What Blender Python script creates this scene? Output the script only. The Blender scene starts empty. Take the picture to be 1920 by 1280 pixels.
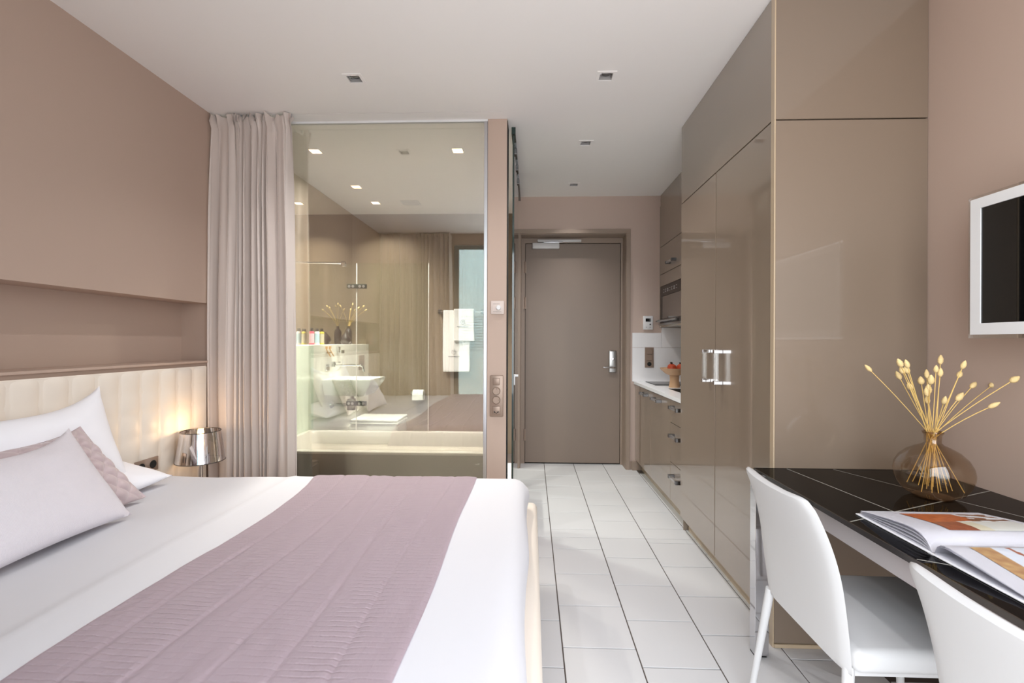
import bpy, bmesh, math, random
from mathutils import Vector, Matrix, noise
random.seed(7)
C = bpy.context.scene.collection
PI = math.pi

# ------------------------------------------------------------------ camera
cam_d = bpy.data.cameras.new('camera'); cam = bpy.data.objects.new('camera', cam_d); C.objects.link(cam)
cam_d.sensor_width = 36; cam_d.lens = 862/1920*36; cam_d.shift_x = -7/1920; cam_d.clip_start = 0.02
cam.location = (0, 0, 1.215)
cam.rotation_euler = (Matrix.Rotation(math.atan(30/862), 3, 'Z') @ Matrix.Rotation(PI/2, 3, 'X') @ Matrix.Rotation(math.radians(0.22), 3, 'Z')).to_euler()
bpy.context.scene.camera = cam

# ------------------------------------------------------------------ world, lights, exposure
sc = bpy.context.scene
sc.view_settings.view_transform = 'Standard'; sc.view_settings.look = 'None'
sc.view_settings.gamma = 1; sc.view_settings.use_curve_mapping = False
sc.view_settings.exposure = EXPO = 1.08
w = bpy.data.worlds.new('daylight'); sc.world = w; w.use_nodes = True
nt = w.node_tree; nt.nodes.clear()
tc = nt.nodes.new('ShaderNodeTexCoord'); sep = nt.nodes.new('ShaderNodeSeparateXYZ')
rp = nt.nodes.new('ShaderNodeValToRGB'); bg = nt.nodes.new('ShaderNodeBackground'); wo = nt.nodes.new('ShaderNodeOutputWorld')
mp = nt.nodes.new('ShaderNodeMapRange'); mp.inputs[1].default_value = -1; mp.inputs[2].default_value = 1
nt.links.new(tc.outputs['Generated'], sep.inputs[0]); nt.links.new(sep.outputs[2], mp.inputs[0])
nt.links.new(mp.outputs[0], rp.inputs[0]); nt.links.new(rp.outputs[0], bg.inputs[0]); nt.links.new(bg.outputs[0], wo.inputs[0])
e = rp.color_ramp.elements
e[0].position = 0.0; e[0].color = (.61, .61, .625, 1)
e[1].position = 1.0; e[1].color = (.85, .93, 1.03, 1)
for p, c in ((.46, (.61, .62, .625, 1)), (.55, (.81, .86, .89, 1)), (.68, (.91, .96, 1.03, 1))):
    k = e.new(p); k.color = c
bg.inputs[1].default_value = 3.6
def area(name, loc, rot, sx, sy, power, col=(1, 1, 1), portal=False, spread=PI):
    l = bpy.data.lights.new(name, 'AREA'); l.shape = 'RECTANGLE'; l.size = sx; l.size_y = sy; l.energy = power; l.color = col
    l.spread = spread
    o = bpy.data.objects.new(name, l); C.objects.link(o); o.location = loc; o.rotation_euler = rot
    if portal: l.cycles.is_portal = True
    return o
def spot(name, loc, power, col, rad=.012, ang=125):
    l = bpy.data.lights.new(name, 'SPOT'); l.energy = power; l.color = col; l.spot_size = math.radians(ang); l.spot_blend = 1; l.shadow_soft_size = rad
    o = bpy.data.objects.new(name, l); C.objects.link(o); o.location = loc; return o
area('balcony_window_portal', (.22, -.27, 1.25), (PI/2, 0, 0), 2.46, 2.4, 1, portal=True)
sc.cycles.max_bounces = 12; sc.cycles.diffuse_bounces = 8; sc.cycles.glossy_bounces = 6
sc.cycles.transparent_max_bounces = 24; sc.cycles.transmission_bounces = 8
sc.cycles.sample_clamp_indirect = 6; sc.cycles.caustics_reflective = False; sc.cycles.caustics_refractive = False

# ------------------------------------------------------------------ materials
def s2l(c):
    return tuple(((x/255)/12.92 if x/255 <= .04045 else ((x/255+.055)/1.055)**2.4) for x in c)
def mat(name, rgb, rough=.5, metal=0., ior=1.45, coat=0., bump=None, emit=None, estr=1., vary=0., sheen=0., trans=0., attr=False, coatior=1.5):
    m = bpy.data.materials.new(name); m.use_nodes = True; t = m.node_tree; b = t.nodes['Principled BSDF']
    col = s2l(rgb)
    b.inputs['Base Color'].default_value = (*col, 1); b.inputs['Roughness'].default_value = rough
    b.inputs['Metallic'].default_value = metal; b.inputs['IOR'].default_value = ior
    b.inputs['Coat Weight'].default_value = coat; b.inputs['Coat Roughness'].default_value = .02; b.inputs['Coat IOR'].default_value = coatior
    b.inputs['Sheen Weight'].default_value = sheen
    if emit:
        b.inputs['Emission Color'].default_value = (*s2l(emit), 1); b.inputs['Emission Strength'].default_value = estr
    co = t.nodes.new('ShaderNodeTexCoord')
    n = t.nodes.new('ShaderNodeTexNoise'); n.inputs['Scale'].default_value = 3.5 if not bump else bump[0]; n.inputs['Detail'].default_value = 4
    t.links.new(co.outputs['Object'], n.inputs['Vector'])
    if vary:
        n2 = t.nodes.new('ShaderNodeTexNoise'); n2.inputs['Scale'].default_value = 2.2; n2.inputs['Detail'].default_value = 3
        t.links.new(co.outputs['Object'], n2.inputs['Vector'])
        mx = t.nodes.new('ShaderNodeMix'); mx.data_type = 'RGBA'
        mx.inputs[6].default_value = (*[x*(1-vary) for x in col], 1); mx.inputs[7].default_value = (*[min(1, x*(1+vary)) for x in col], 1)
        t.links.new(n2.outputs[0], mx.inputs[0]); t.links.new(mx.outputs[2], b.inputs['Base Color'])
    if attr:
        a = t.nodes.new('ShaderNodeAttribute'); a.attribute_name = 'print'
        t.links.new(a.outputs['Color'], b.inputs['Base Color'])
    if bump:
        bp = t.nodes.new('ShaderNodeBump'); bp.inputs['Strength'].default_value = bump[1]; bp.inputs['Distance'].default_value = .002
        t.links.new(n.outputs[0], bp.inputs['Height']); t.links.new(bp.outputs[0], b.inputs['Normal'])
    return m
def thin_glass(name, tint, refl, gcol=(1, 1, 1), ior=1.5, rough=0.):
    m = bpy.data.materials.new(name); m.use_nodes = True; t = m.node_tree; t.nodes.clear()
    o = t.nodes.new('ShaderNodeOutputMaterial'); mx = t.nodes.new('ShaderNodeMixShader')
    tr = t.nodes.new('ShaderNodeBsdfTransparent'); gl = t.nodes.new('ShaderNodeBsdfGlossy')
    tr.inputs[0].default_value = (*tint, 1); gl.inputs[0].default_value = (*gcol, 1); gl.inputs['Roughness'].default_value = rough
    f = t.nodes.new('ShaderNodeFresnel'); f.inputs[0].default_value = ior
    a = t.nodes.new('ShaderNodeMath'); a.operation = 'ADD'; a.use_clamp = True; a.inputs[1].default_value = refl
    ge = t.nodes.new('ShaderNodeNewGeometry'); mb = t.nodes.new('ShaderNodeMath'); mb.operation = 'MULTIPLY_ADD'
    mb.inputs[1].default_value = 1/ior-ior; mb.inputs[2].default_value = ior      # the same reflectance from both sides
    t.links.new(ge.outputs['Backfacing'], mb.inputs[0]); t.links.new(mb.outputs[0], f.inputs[0])
    t.links.new(f.outputs[0], a.inputs[0]); t.links.new(a.outputs[0], mx.inputs[0])
    t.links.new(tr.outputs[0], mx.inputs[1]); t.links.new(gl.outputs[0], mx.inputs[2]); t.links.new(mx.outputs[0], o.inputs[0])
    return m
def fabric(name, rgb, kind, scale, strength, rough=.85, sheen=.2):
    """woven bump from wave / brick / checker textures"""
    m = mat(name, rgb, rough, sheen=sheen); t = m.node_tree; b = t.nodes['Principled BSDF']
    co = t.nodes.new('ShaderNodeTexCoord'); bp = t.nodes.new('ShaderNodeBump'); bp.inputs['Strength'].default_value = strength; bp.inputs['Distance'].default_value = .003
    if kind == 'weave':
        w1 = t.nodes.new('ShaderNodeTexWave'); w1.inputs['Scale'].default_value = scale; w1.bands_direction = 'Y'
        w2 = t.nodes.new('ShaderNodeTexWave'); w2.inputs['Scale'].default_value = scale; w2.bands_direction = 'Z'
        ad = t.nodes.new('ShaderNodeMath'); ad.operation = 'MULTIPLY'
        t.links.new(co.outputs['Object'], w1.inputs[0]); t.links.new(co.outputs['Object'], w2.inputs[0])
        t.links.new(w1.outputs[1], ad.inputs[0]); t.links.new(w2.outputs[1], ad.inputs[1]); t.links.new(ad.outputs[0], bp.inputs['Height'])
    else:   # quilt: stitched dashes in bands, broken up block by block
        br = t.nodes.new('ShaderNodeTexBrick'); br.inputs['Scale'].default_value = 1; br.offset = .37
        br.inputs['Brick Width'].default_value = .34; br.inputs['Row Height'].default_value = .105; br.inputs['Mortar Size'].default_value = .0012
        br.inputs['Color1'].default_value = (.15, .15, .15, 1); br.inputs['Color2'].default_value = (.8, .8, .8, 1); br.inputs['Mortar'].default_value = (.5, .5, .5, 1)
        mpn = t.nodes.new('ShaderNodeMapping'); mpn.inputs['Rotation'].default_value = (0, 0, PI/2)
        t.links.new(co.outputs['Object'], mpn.inputs[0]); t.links.new(mpn.outputs[0], br.inputs[0])
        w1 = t.nodes.new('ShaderNodeTexWave'); w1.inputs['Scale'].default_value = 17; w1.bands_direction = 'Y'
        w1.inputs['Distortion'].default_value = .6; w1.inputs['Detail'].default_value = 1; w1.inputs['Detail Scale'].default_value = .6
        w2 = t.nodes.new('ShaderNodeTexWave'); w2.inputs['Scale'].default_value = 30; w2.bands_direction = 'X'
        t.links.new(co.outputs['Object'], w1.inputs[0]); t.links.new(co.outputs['Object'], w2.inputs[0])
        pw = t.nodes.new('ShaderNodeMath'); pw.operation = 'POWER'; pw.inputs[1].default_value = 5
        t.links.new(w1.outputs[1], pw.inputs[0])
        m2 = t.nodes.new('ShaderNodeMath'); m2.operation = 'MULTIPLY_ADD'; m2.inputs[1].default_value = .5; m2.inputs[2].default_value = .5
        t.links.new(w2.outputs[1], m2.inputs[0])
        m3 = t.nodes.new('ShaderNodeMath'); m3.operation = 'MULTIPLY'; t.links.new(pw.outputs[0], m3.inputs[0]); t.links.new(m2.outputs[0], m3.inputs[1])
        m4 = t.nodes.new('ShaderNodeMath'); m4.operation = 'MULTIPLY'; t.links.new(m3.outputs[0], m4.inputs[0]); t.links.new(br.outputs['Color'], m4.inputs[1])
        ns = t.nodes.new('ShaderNodeTexNoise'); ns.inputs['Scale'].default_value = 14; ns.inputs['Detail'].default_value = 5
        mp2 = t.nodes.new('ShaderNodeMapping'); mp2.inputs['Scale'].default_value = (2.2, .5, 1)
        t.links.new(co.outputs['Object'], mp2.inputs[0]); t.links.new(mp2.outputs[0], ns.inputs['Vector'])
        m5 = t.nodes.new('ShaderNodeMath'); m5.operation = 'SUBTRACT'
        m6 = t.nodes.new('ShaderNodeMath'); m6.operation = 'MULTIPLY'; m6.inputs[1].default_value = 1.7; t.links.new(ns.outputs[0], m6.inputs[0])
        t.links.new(m6.outputs[0], m5.inputs[0]); t.links.new(m4.outputs[0], m5.inputs[1])
        t.links.new(m5.outputs[0], bp.inputs['Height'])
    t.links.new(bp.outputs[0], b.inputs['Normal'])
    return m
M = dict(
    wall=mat('taupe_paint', (183, 161, 147), .62, bump=(60, .03)),
    wall_far=mat('corridor_taupe_paint', (190, 169, 157), .55, bump=(60, .03)),
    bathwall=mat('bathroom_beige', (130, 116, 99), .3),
    ceil=mat('ceiling_white', (242, 239, 237), .8, bump=(40, .02)),
    white=mat('white_paint', (238, 236, 236), .5),
    grout=mat('grout_grey', (84, 74, 68), .9),
    tile=mat('white_floor_tile', (206, 205, 206), .22, vary=.02, bump=(30, .02)),
    lacq=mat('beige_gloss_lacquer', (136, 120, 104), .3, ior=1.5, coat=1.0, coatior=1.75),
    lacq2=mat('beige_gloss_end_panel', (129, 113, 98), .3, ior=1.5, coat=.7, coatior=1.5),
    lacqe=mat('beige_lacquer_edge', (186, 166, 140), .2, coat=.6),
    dark=mat('dark_gap', (28, 22, 18), .8),
    frame=mat('door_frame_taupe', (148, 130, 116), .4),
    leaf=mat('door_leaf_taupe', (130, 114, 102), .42),
    chrome=mat('polished_chrome', (225, 225, 228), .06, 1.),
    chrdk=mat('dark_chrome', (110, 108, 108), .25, 1.),
    alu=mat('brushed_aluminium', (200, 200, 204), .3, 1.),
    closer=mat('silver_paint', (212, 210, 210), .35),
    lwhite=mat('white_leather', (202, 201, 201), .42, bump=(220, .04)),
    duvetl=mat('duvet_cotton', (204, 203, 208), .85, bump=(90, .06), sheen=.1),
    linen=mat('white_linen', (240, 240, 246), .85, bump=(90, .06), sheen=.1),
    mauve=fabric('mauve_quilt', (205, 187, 195), 'quilt', 1, .6),
    mauvep=mat('mauve_satin_quilt', (190, 172, 174), .5, sheen=.4),
    lilac=fabric('lilac_weave', (216, 210, 216), 'weave', 95, .35),
    cream=mat('cream_leather', (232, 222, 210), .42, bump=(200, .04)),
    curtain=mat('greige_satin', (208, 196, 189), .42, sheen=.35, bump=(120, .03)),
    black=mat('black_glass', (8, 7, 7), .03, ior=1.22),
    inlay=mat('inlay_grey', (150, 148, 140), .3),
    apron=mat('apron_silver', (206, 198, 198), .35, .25),
    porcelain=mat('porcelain', (242, 240, 234), .12, coat=.4),
    tub=mat('tub_enamel', (176, 172, 162), .15),
    panel=mat('black_plinth', (26, 25, 28), .12),
    mirror=mat('mirror_silver', (226, 222, 212), .01, 1.),
    ledge=mat('white_ledge', (236, 232, 226), .3),
    greenglass=mat('pale_green_glass', (214, 230, 214), .12),
    taupep=mat('taupe_plastic', (148, 128, 114), .35, .3),
    thermo=mat('warm_grey_plastic', (206, 192, 184), .4),
    thermod=mat('dim_print', (120, 108, 102), .5),
    wplastic=mat('white_plastic', (220, 219, 219), .4),
    rubber=mat('black_rubber', (18, 18, 18), .7),
    steel=mat('steel', (170, 168, 166), .3, 1.),
    quartz=mat('white_quartz', (238, 238, 240), .2),
    splash=mat('white_backsplash', (232, 230, 231), .25),
    mw=mat('microwave_steel', (66, 56, 50), .28, .7),
    mwg=mat('microwave_glass', (88, 76, 66), .1, 0, coat=.6),
    screen=mat('tv_screen', (8, 8, 9), .04, coat=.4),
    towel=mat('white_terry', (240, 238, 236), .95, bump=(260, .4), sheen=.3),
    wood=mat('bowl_wood', (198, 160, 124), .5, vary=.1),
    pom=mat('pomegranate_skin', (176, 70, 42), .35, vary=.45),
    straw=mat('straw_stem', (222, 186, 112), .6, vary=.1),
    seed=mat('straw_head', (226, 198, 142), .8, vary=.12, bump=(300, .6)),
    paper=mat('book_paper', (240, 239, 243), .55),
    cover=mat('book_cover', (236, 235, 236), .35),
    prnt=mat('printed_picture', (200, 200, 200), .35, attr=True),
    bblack=mat('vase_glaze', (52, 48, 48), .12, coat=.5),
    pink=mat('pink_soap', (236, 196, 208), .2), pinkd=mat('pink_band', (222, 78, 104), .3),
    blue=mat('blue_soap', (176, 212, 224), .2), yell=mat('yellow_band', (206, 190, 60), .3), yel=mat('amber_soap', (190, 182, 160), .2),
    bamboo=mat('bamboo', (214, 160, 90), .5),
    ink=mat('stitched_ink', (110, 106, 110), .7),
    glow=mat('downlight_glow', (255, 226, 190), .5, emit=(255, 214, 168), estr=7),
    bulb=mat('bulb_glow', (255, 220, 160), .5, emit=(255, 196, 120), estr=7),
    sofrgb=mat('light_inner', (176, 172, 170), .5),
    nstand=mat('nightstand_lacquer', (190, 176, 160), .35, coat=.4),
    sheerc=mat('sheer', (230, 234, 234), .9),
    blind=mat('blind_slat', (214, 220, 224), .6),
    bside=mat('window_frame_white', (225, 225, 225), .5),
)
M['black'].node_tree.nodes['Principled BSDF'].inputs['Specular IOR Level'].default_value = .22
M['glass'] = thin_glass('tinted_partition_glass', (.93, .925, .885), .20, (1, .98, .95))
M['gclear'] = thin_glass('clear_glass', (.93, .96, .93), .02)
M['gedge'] = mat('green_glass_edge', (34, 52, 48), .1, coat=.6)
M['gdoor'] = thin_glass('green_door_glass', (.70, .72, .70), .06)
M['amber'] = thin_glass('smoked_amber_glass', (.78, .69, .58), .02)
M['acryl'] = thin_glass('acrylic', (.90, .90, .89), .10)
M['shade'] = thin_glass('mirror_film', (.55, .5, .45), .75, (.92, .90, .92), rough=.03)
M['shadein'] = mat('shade_lining', (230, 200, 170), .4)
M['sheer'] = thin_glass('sheer_cloth', (.50, .55, .57), .02, rough=.6)

# ------------------------------------------------------------------ object helpers
W = {}
def link(name, me, parent=None, origin=None):
    o = bpy.data.objects.new(name, me); C.objects.link(o)
    if parent is not None:
        o.parent = parent; W[o.name] = W[parent.name]
    return o
def fin(name, bm, m, parent=None, smooth=35, wn=False):
    me = bpy.data.meshes.new(name)
    bmesh.ops.recalc_face_normals(bm, faces=bm.faces)
    if parent is None:
        xs = [v.co for v in bm.verts]
        org = Vector(((min(v.x for v in xs)+max(v.x for v in xs))/2, (min(v.y for v in xs)+max(v.y for v in xs))/2, min(v.z for v in xs)))
    else:
        org = W[parent.name]
    bmesh.ops.translate(bm, vec=-org, verts=bm.verts)
    bm.to_mesh(me); bm.free(); me.materials.append(m)
    if smooth:
        me.shade_smooth(); me.set_sharp_from_angle(angle=math.radians(smooth))
    o = link(name, me, parent)
    if parent is None:
        o.location = org; W[o.name] = org
    return o
def fin_split(name, bm, m, parent, smooth=35):
    """every loose piece becomes a part of its own"""
    bm.verts.index_update(); bm.verts.ensure_lookup_table(); seen = set(); out = []
    for v0 in bm.verts:
        if v0.index in seen: continue
        st = [v0]; comp = {v0.index}
        while st:
            v = st.pop()
            for e_ in v.link_edges:
                q = e_.other_vert(v)
                if q.index not in comp: comp.add(q.index); st.append(q)
        seen |= comp; out.append(comp)
    res = []
    for comp in out:
        b2 = BM(); mp_ = {}
        for v in bm.verts:
            if v.index in comp: mp_[v.index] = b2.verts.new(v.co)
        for f_ in bm.faces:
            if f_.verts[0].index in comp: b2.faces.new([mp_[v.index] for v in f_.verts])
        res.append(fin(name, b2, m, parent, smooth))
    bm.free(); return res
def thing(name, label, cat, loc, group=None):
    o = bpy.data.objects.new(name, None); C.objects.link(o); o.location = loc; o.empty_display_size = .05
    W[o.name] = Vector(loc); o['label'] = label; o['category'] = cat
    if group: o['group'] = group
    return o
def tag(o, label, cat, group=None):
    o['label'] = label; o['category'] = cat
    if group: o['group'] = group
    return o
def sroot(name, loc, label=None):
    o = bpy.data.objects.new(name, None); C.objects.link(o); o.location = loc; o.empty_display_size = .05
    W[o.name] = Vector(loc); o['kind'] = 'structure'
    o['label'] = label or name.replace('_', ' ')
    return o
def struct(name, bm, m, label=None, smooth=0):
    o = fin(name, bm, m, None, smooth); o['kind'] = 'structure'
    if label: o['label'] = label
    return o
BM = bmesh.new
def box(bm, x0, x1, y0, y1, z0, z1, bev=0., seg=2):
    t = bmesh.new(); bmesh.ops.create_cube(t, size=1)
    for v in t.verts:
        v.co = Vector((x0+(v.co.x+.5)*(x1-x0), y0+(v.co.y+.5)*(y1-y0), z0+(v.co.z+.5)*(z1-z0)))
    if bev: bmesh.ops.bevel(t, geom=list(t.edges), offset=bev, segments=seg, profile=.5, affect='EDGES')
    return merge(bm, t)
def merge(bm, t):
    me = bpy.data.meshes.new('tmp'); t.to_mesh(me); t.free(); bm.from_mesh(me); bpy.data.meshes.remove(me); return bm
def bx(*a, **k): return box(BM(), *a, **k)
def rbox(x0, x1, y0, y1, z0, z1, r, n=(10, 10, 4), disp=None, bm=None):
    """box with round edges on a grid fine enough to be displaced"""
    lo = Vector((x0, y0, z0)); hi = Vector((x1, y1, z1)); t = BM()
    def coords(a):
        rr = min(r, (hi[a]-lo[a])/2); arc = [lo[a]+rr*(1-math.cos(i/4*PI/2)) if False else lo[a]+rr*i/4 for i in range(4)]
        mid = [lo[a]+rr+(hi[a]-lo[a]-2*rr)*i/n[a] for i in range(n[a]+1)]
        return arc+mid+[hi[a]+lo[a]-v for v in reversed(arc)]
    cs = [coords(a) for a in range(3)]
    for ax in range(3):
        b, c = (ax+1) % 3, (ax+2) % 3
        for side in (0, 1):
            g = []
            for u in cs[b]:
                row = []
                for v in cs[c]:
                    p = Vector((0, 0, 0)); p[ax] = (lo, hi)[side][ax]; p[b] = u; p[c] = v
                    rr = [min(r, (hi[k]-lo[k])/2) for k in range(3)]
                    q = Vector([min(max(p[k], lo[k]+rr[k]), hi[k]-rr[k]) for k in range(3)])
                    d = Vector([(p[k]-q[k])/max(rr[k], 1e-6) for k in range(3)])
                    d.normalize()
                    p2 = Vector([q[k]+d[k]*rr[k] for k in range(3)])
                    if disp: p2 = disp(p2, d)
                    row.append(t.verts.new(p2))
                g.append(row)
            for i in range(len(g)-1):
                for j in range(len(g[0])-1):
                    t.faces.new((g[i][j], g[i+1][j], g[i+1][j+1], g[i][j+1]))
    bmesh.ops.remove_doubles(t, verts=t.verts, dist=1e-5)
    return merge(bm, t) if bm is not None else t
def grid(nu, nv, f, bm=None, closed_u=False):
    bm = bm or BM(); g = [[bm.verts.new(f(i/nu, j/nv)) for j in range(nv+1)] for i in range(nu+(0 if closed_u else 1))]
    n = len(g)
    for i in range(nu):
        for j in range(nv):
            a, b = g[i], g[(i+1) % n]
            try: bm.faces.new((a[j], b[j], b[j+1], a[j+1]))
            except ValueError: pass
    return bm
def lathe(prof, seg=32, c=(0, 0, 0), bm=None, axis='z'):
    def f(u, v):
        i = v*(len(prof)-1); k = min(int(round(i)), len(prof)-1); r, z = prof[k]
        a = u*2*PI; p = (r*math.cos(a), r*math.sin(a), z)
        if axis == 'x': p = (z, p[0], p[1])
        if axis == 'y': p = (p[0], z, p[1])
        return Vector(c)+Vector(p)
    b = grid(seg, len(prof)-1, f, None, True)
    bmesh.ops.remove_doubles(b, verts=b.verts, dist=1e-6)
    return merge(bm, b) if bm is not None else b
def cyl(c, r, h, axis='z', seg=24, bm=None, r2=None):
    r2 = r if r2 is None else r2
    return lathe([(0, 0), (r, 0), (r2, h), (0, h)], seg, c, bm, axis)
def tube(pts, r, seg=8, bm=None, caps=True):
    pts = [Vector(p) for p in pts]; n = len(pts); rs = r if isinstance(r, (list, tuple)) else [r]*n
    b = bm or BM(); rings = []
    t0 = (pts[1]-pts[0]).normalized(); up = Vector((0, 0, 1)) if abs(t0.z) < .9 else Vector((1, 0, 0))
    nrm = (up-t0*up.dot(t0)).normalized()
    for i, p in enumerate(pts):
        t = (pts[min(i+1, n-1)]-pts[max(i-1, 0)]).normalized(); nrm = (nrm-t*nrm.dot(t)).normalized(); bi = t.cross(nrm)
        rings.append([b.verts.new(p+(nrm*math.cos(a)+bi*math.sin(a))*rs[i]) for a in [2*PI*k/seg for k in range(seg)]])
    for i in range(n-1):
        for k in range(seg):
            b.faces.new((rings[i][k], rings[i][(k+1) % seg], rings[i+1][(k+1) % seg], rings[i+1][k]))
    if caps: b.faces.new(rings[0][::-1]); b.faces.new(rings[-1])
    return b
def holes_plate(x0, x1, y0, y1, z0, z1, holes):
    xs = sorted({x0, x1, *[h[0] for h in holes], *[h[1] for h in holes]}); ys = sorted({y0, y1, *[h[2] for h in holes], *[h[3] for h in holes]})
    bm = BM()
    for i in range(len(xs)-1):
        run = None
        for j in range(len(ys)-1):
            cx, cy = (xs[i]+xs[i+1])/2, (ys[j]+ys[j+1])/2
            if any(h[0] < cx < h[1] and h[2] < cy < h[3] for h in holes):
                if run is not None: box(bm, xs[i], xs[i+1], run, ys[j], z0, z1); run = None
            elif run is None: run = ys[j]
        if run is not None: box(bm, xs[i], xs[i+1], run, y1, z0, z1)
    return bm
def text_mesh(txt, size, loc, rot, m, parent, name='lettering', depth=.0004):
    cu = bpy.data.curves.new('t', 'FONT'); cu.body = txt; cu.size = size; cu.extrude = depth; cu.align_x = 'CENTER'; cu.align_y = 'CENTER'
    o = bpy.data.objects.new('t', cu); C.objects.link(o); dg = bpy.context.evaluated_depsgraph_get(); me = bpy.data.meshes.new_from_object(o.evaluated_get(dg))
    bpy.data.objects.remove(o); me.materials.clear(); me.materials.append(m)
    me.transform(Matrix.Translation(Vector(loc)-W[parent.name]) @ rot.to_4x4())
    me.name = name; return link(name, me, parent)
ROT_FY = Matrix.Rotation(PI/2, 3, 'X')            # lettering facing -Y

# ------------------------------------------------------------------ dimensions
H = 2.605; XL = -1.977; XR = 1.56; YW = -.15; YF = 4.42; YG = 2.88; YB = 4.99; XC = .965; XK = .985; XU = 1.215

# ------------------------------------------------------------------ floor and tiles
floor = struct('floor', bx(XL-.1, XR+.1, YW-.12, YB+.1, -.06, -.004), M['grout'], 'white tiled floor')
lines = [-1.035, -.745, -.455, -.165, .127, .418, .708, .998, 1.29, 1.58]
phase = {3: 1.719, 4: 1.835, 5: 2.025, 6: 1.935, 7: 1.80, 8: 1.99, 2: 1.8, 1: 1.9, 0: 1.75}
phase2 = {3: 3.165, 4: 2.991, 5: 3.14, 6: 3.02, 7: 3.1, 2: 3.0, 1: 3.1, 0: 3.0}
tile_cache = {}
def floor_tile(x0, x1, y0, y1):
    g = .0024; wx, wy = round(x1-x0-2*g, 3), round(y1-y0-2*g, 3)
    if wx < .01 or wy < .01: return
    if (wx, wy) not in tile_cache:
        b = bx(-wx/2, wx/2, -wy/2, wy/2, -.008, 0, bev=.0012, seg=1); me = bpy.data.meshes.new('tile'); b.to_mesh(me); b.free(); me.materials.append(M['tile']); tile_cache[(wx, wy)] = me
    o = link('tile', tile_cache[(wx, wy)], floor); o.location = Vector(((x0+x1)/2, (y0+y1)/2, 0))-W['floor']
CUT = 2.868
for i in range(9):
    xa, xb = lines[i], lines[i+1]
    ys = [YW+.002, CUT]; y = phase[i]
    while y-.291 > YW: y -= .291
    while y < CUT-.02:
        if y > YW+.03: ys.append(y)
        y += .291
    ys = sorted(ys)
    if i == 8: ys = [q for q in ys if q < 1.9]
    for a, b2 in zip(ys[:-1], ys[1:]): floor_tile(xa, xb, a, b2)
    if i < 8:
        ys = [CUT, 4.60]; y = phase2[i]
        while y-.297 > CUT+.01: y -= .297
        while y < 4.58: ys.append(y); y += .297
        ys = sorted(ys)
        if i < 7:
            for a, b2 in zip(ys[:-1], ys[1:]): floor_tile(xa, xb, a, b2)
        else:
            for a, b2 in zip(ys[:-1], ys[1:]):
                if b2 < YF: floor_tile(xa, xb, a, b2)

# ------------------------------------------------------------------ ceiling with cut-outs for the lights
DL = [(-.945, 2.41, .035, .035), (.383, 2.425, .035, .035), (.371, 3.235, .035, .035), (.367, 4.09, .035, .035)]
BL = [(-1.592, 3.32), (-.545, 3.335), (-1.588, 4.095), (-1.577, 4.575)]
holes = [(x-.034, x+.034, y-.034, y+.034) for x, y, _, _ in DL] + [(x-.036, x+.036, y-.036, y+.036) for x, y in BL]
holes.append((XL+.02, -.19, 2.772, 2.776))
struct('ceiling', holes_plate(XL-.1, XR+.1, YW-.12, YB+.1, H, H+.05, holes), M['ceil'], 'white ceiling with recessed square lights')
struct('ceiling_core', bx(XL-.1, XR+.1, YW-.12, YB+.1, H+.13, H+.16), M['ceil'], 'slab above the ceiling')
fill_power = [17, 14, 18, 21]
dls = ['unlit square downlight over the bed', 'unlit square downlight over the walkway nearest the tall cabinet',
       'unlit square downlight in the corridor, the nearer of two', 'unlit square downlight in the corridor closest to the entrance door']
for k, (x, y, _, _) in enumerate(DL):
    t = thing('downlight', dls[k], 'downlight', (x, y, H), 'unlit ceiling downlights')
    fr = holes_plate(x-.05, x+.05, y-.05, y+.05, H-.003, H-.0002, [(x-.034, x+.034, y-.034, y+.034)]); fin('frame', fr, M['ceil'], t, 0)
    hs = BM()
    for s in ((x-.034, x-.031, y-.034, y+.034), (x+.031, x+.034, y-.034, y+.034), (x-.031, x+.031, y+.031, y+.034), (x-.031, x+.031, y-.034, y-.031)): box(hs, *s, H+.0005, H+.07)
    box(hs, x-.034, x+.034, y-.034, y+.034, H+.066, H+.07)
    fin('housing', hs, M['sofrgb'], t, 0)
    spot('fill_spot', (x, y, H-.004), fill_power[k], (1, .99, 1.0), ang=(125, 125, 120, 100)[k])  # fill spot added to brighten the room; the fitting itself is unlit
    lm = lathe([(0, .012), (.016, .012), (.024, .016), (.024, .05), (0, .055)], 20, (x+.003, y+.004, H)); fin('lamp', lm, M['chrdk'], t)
    gb = bx(x-.03, x+.03, y-.006, y-.002, H+.008, H+.016); box(gb, x-.03, x-.024, y-.02, y+.022, H+.01, H+.02); fin('bracket', gb, M['alu'], t, 0)
bls = ['glowing square downlight in the bathroom nearest the curtain', 'glowing square downlight in the bathroom nearest the taupe pillar',
       'glowing square downlight in the bathroom, middle one along the mirror', 'glowing square downlight in the bathroom furthest back']
for k, (x, y) in enumerate(BL):
    t = thing('downlight', bls[k], 'downlight', (x, y, H), 'lit bathroom downlights')
    fin('frame', holes_plate(x-.046, x+.046, y-.046, y+.046, H-.003, H-.0002, [(x-.036, x+.036, y-.036, y+.036)]), M['ceil'], t, 0)
    fin('diffuser', bx(x-.036, x+.036, y-.036, y+.036, H+.001, H+.006), M['glow'], t, 0)
    area('bathroom_downlight', (x, y, H-.006), (0, 0, 0), .07, .07, (20, 19, 18, 8)[k], (1, .97, .93), spread=2.1)
v = thing('air_vent', 'white square air vent in the bathroom ceiling', 'vent', (-1.222, 4.58, H))
fin('plate', bx(-1.31, -1.13, 4.50, 4.66, H-.006, H-.0002, bev=.002), M['wplastic'], v, 0)
sl = BM()
for i in range(5): box(sl, -1.295, -1.145, 4.515+i*.028, 4.525+i*.028, H-.009, H-.006)
fin_split('slat', sl, M['wplastic'], v, 0)

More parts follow.
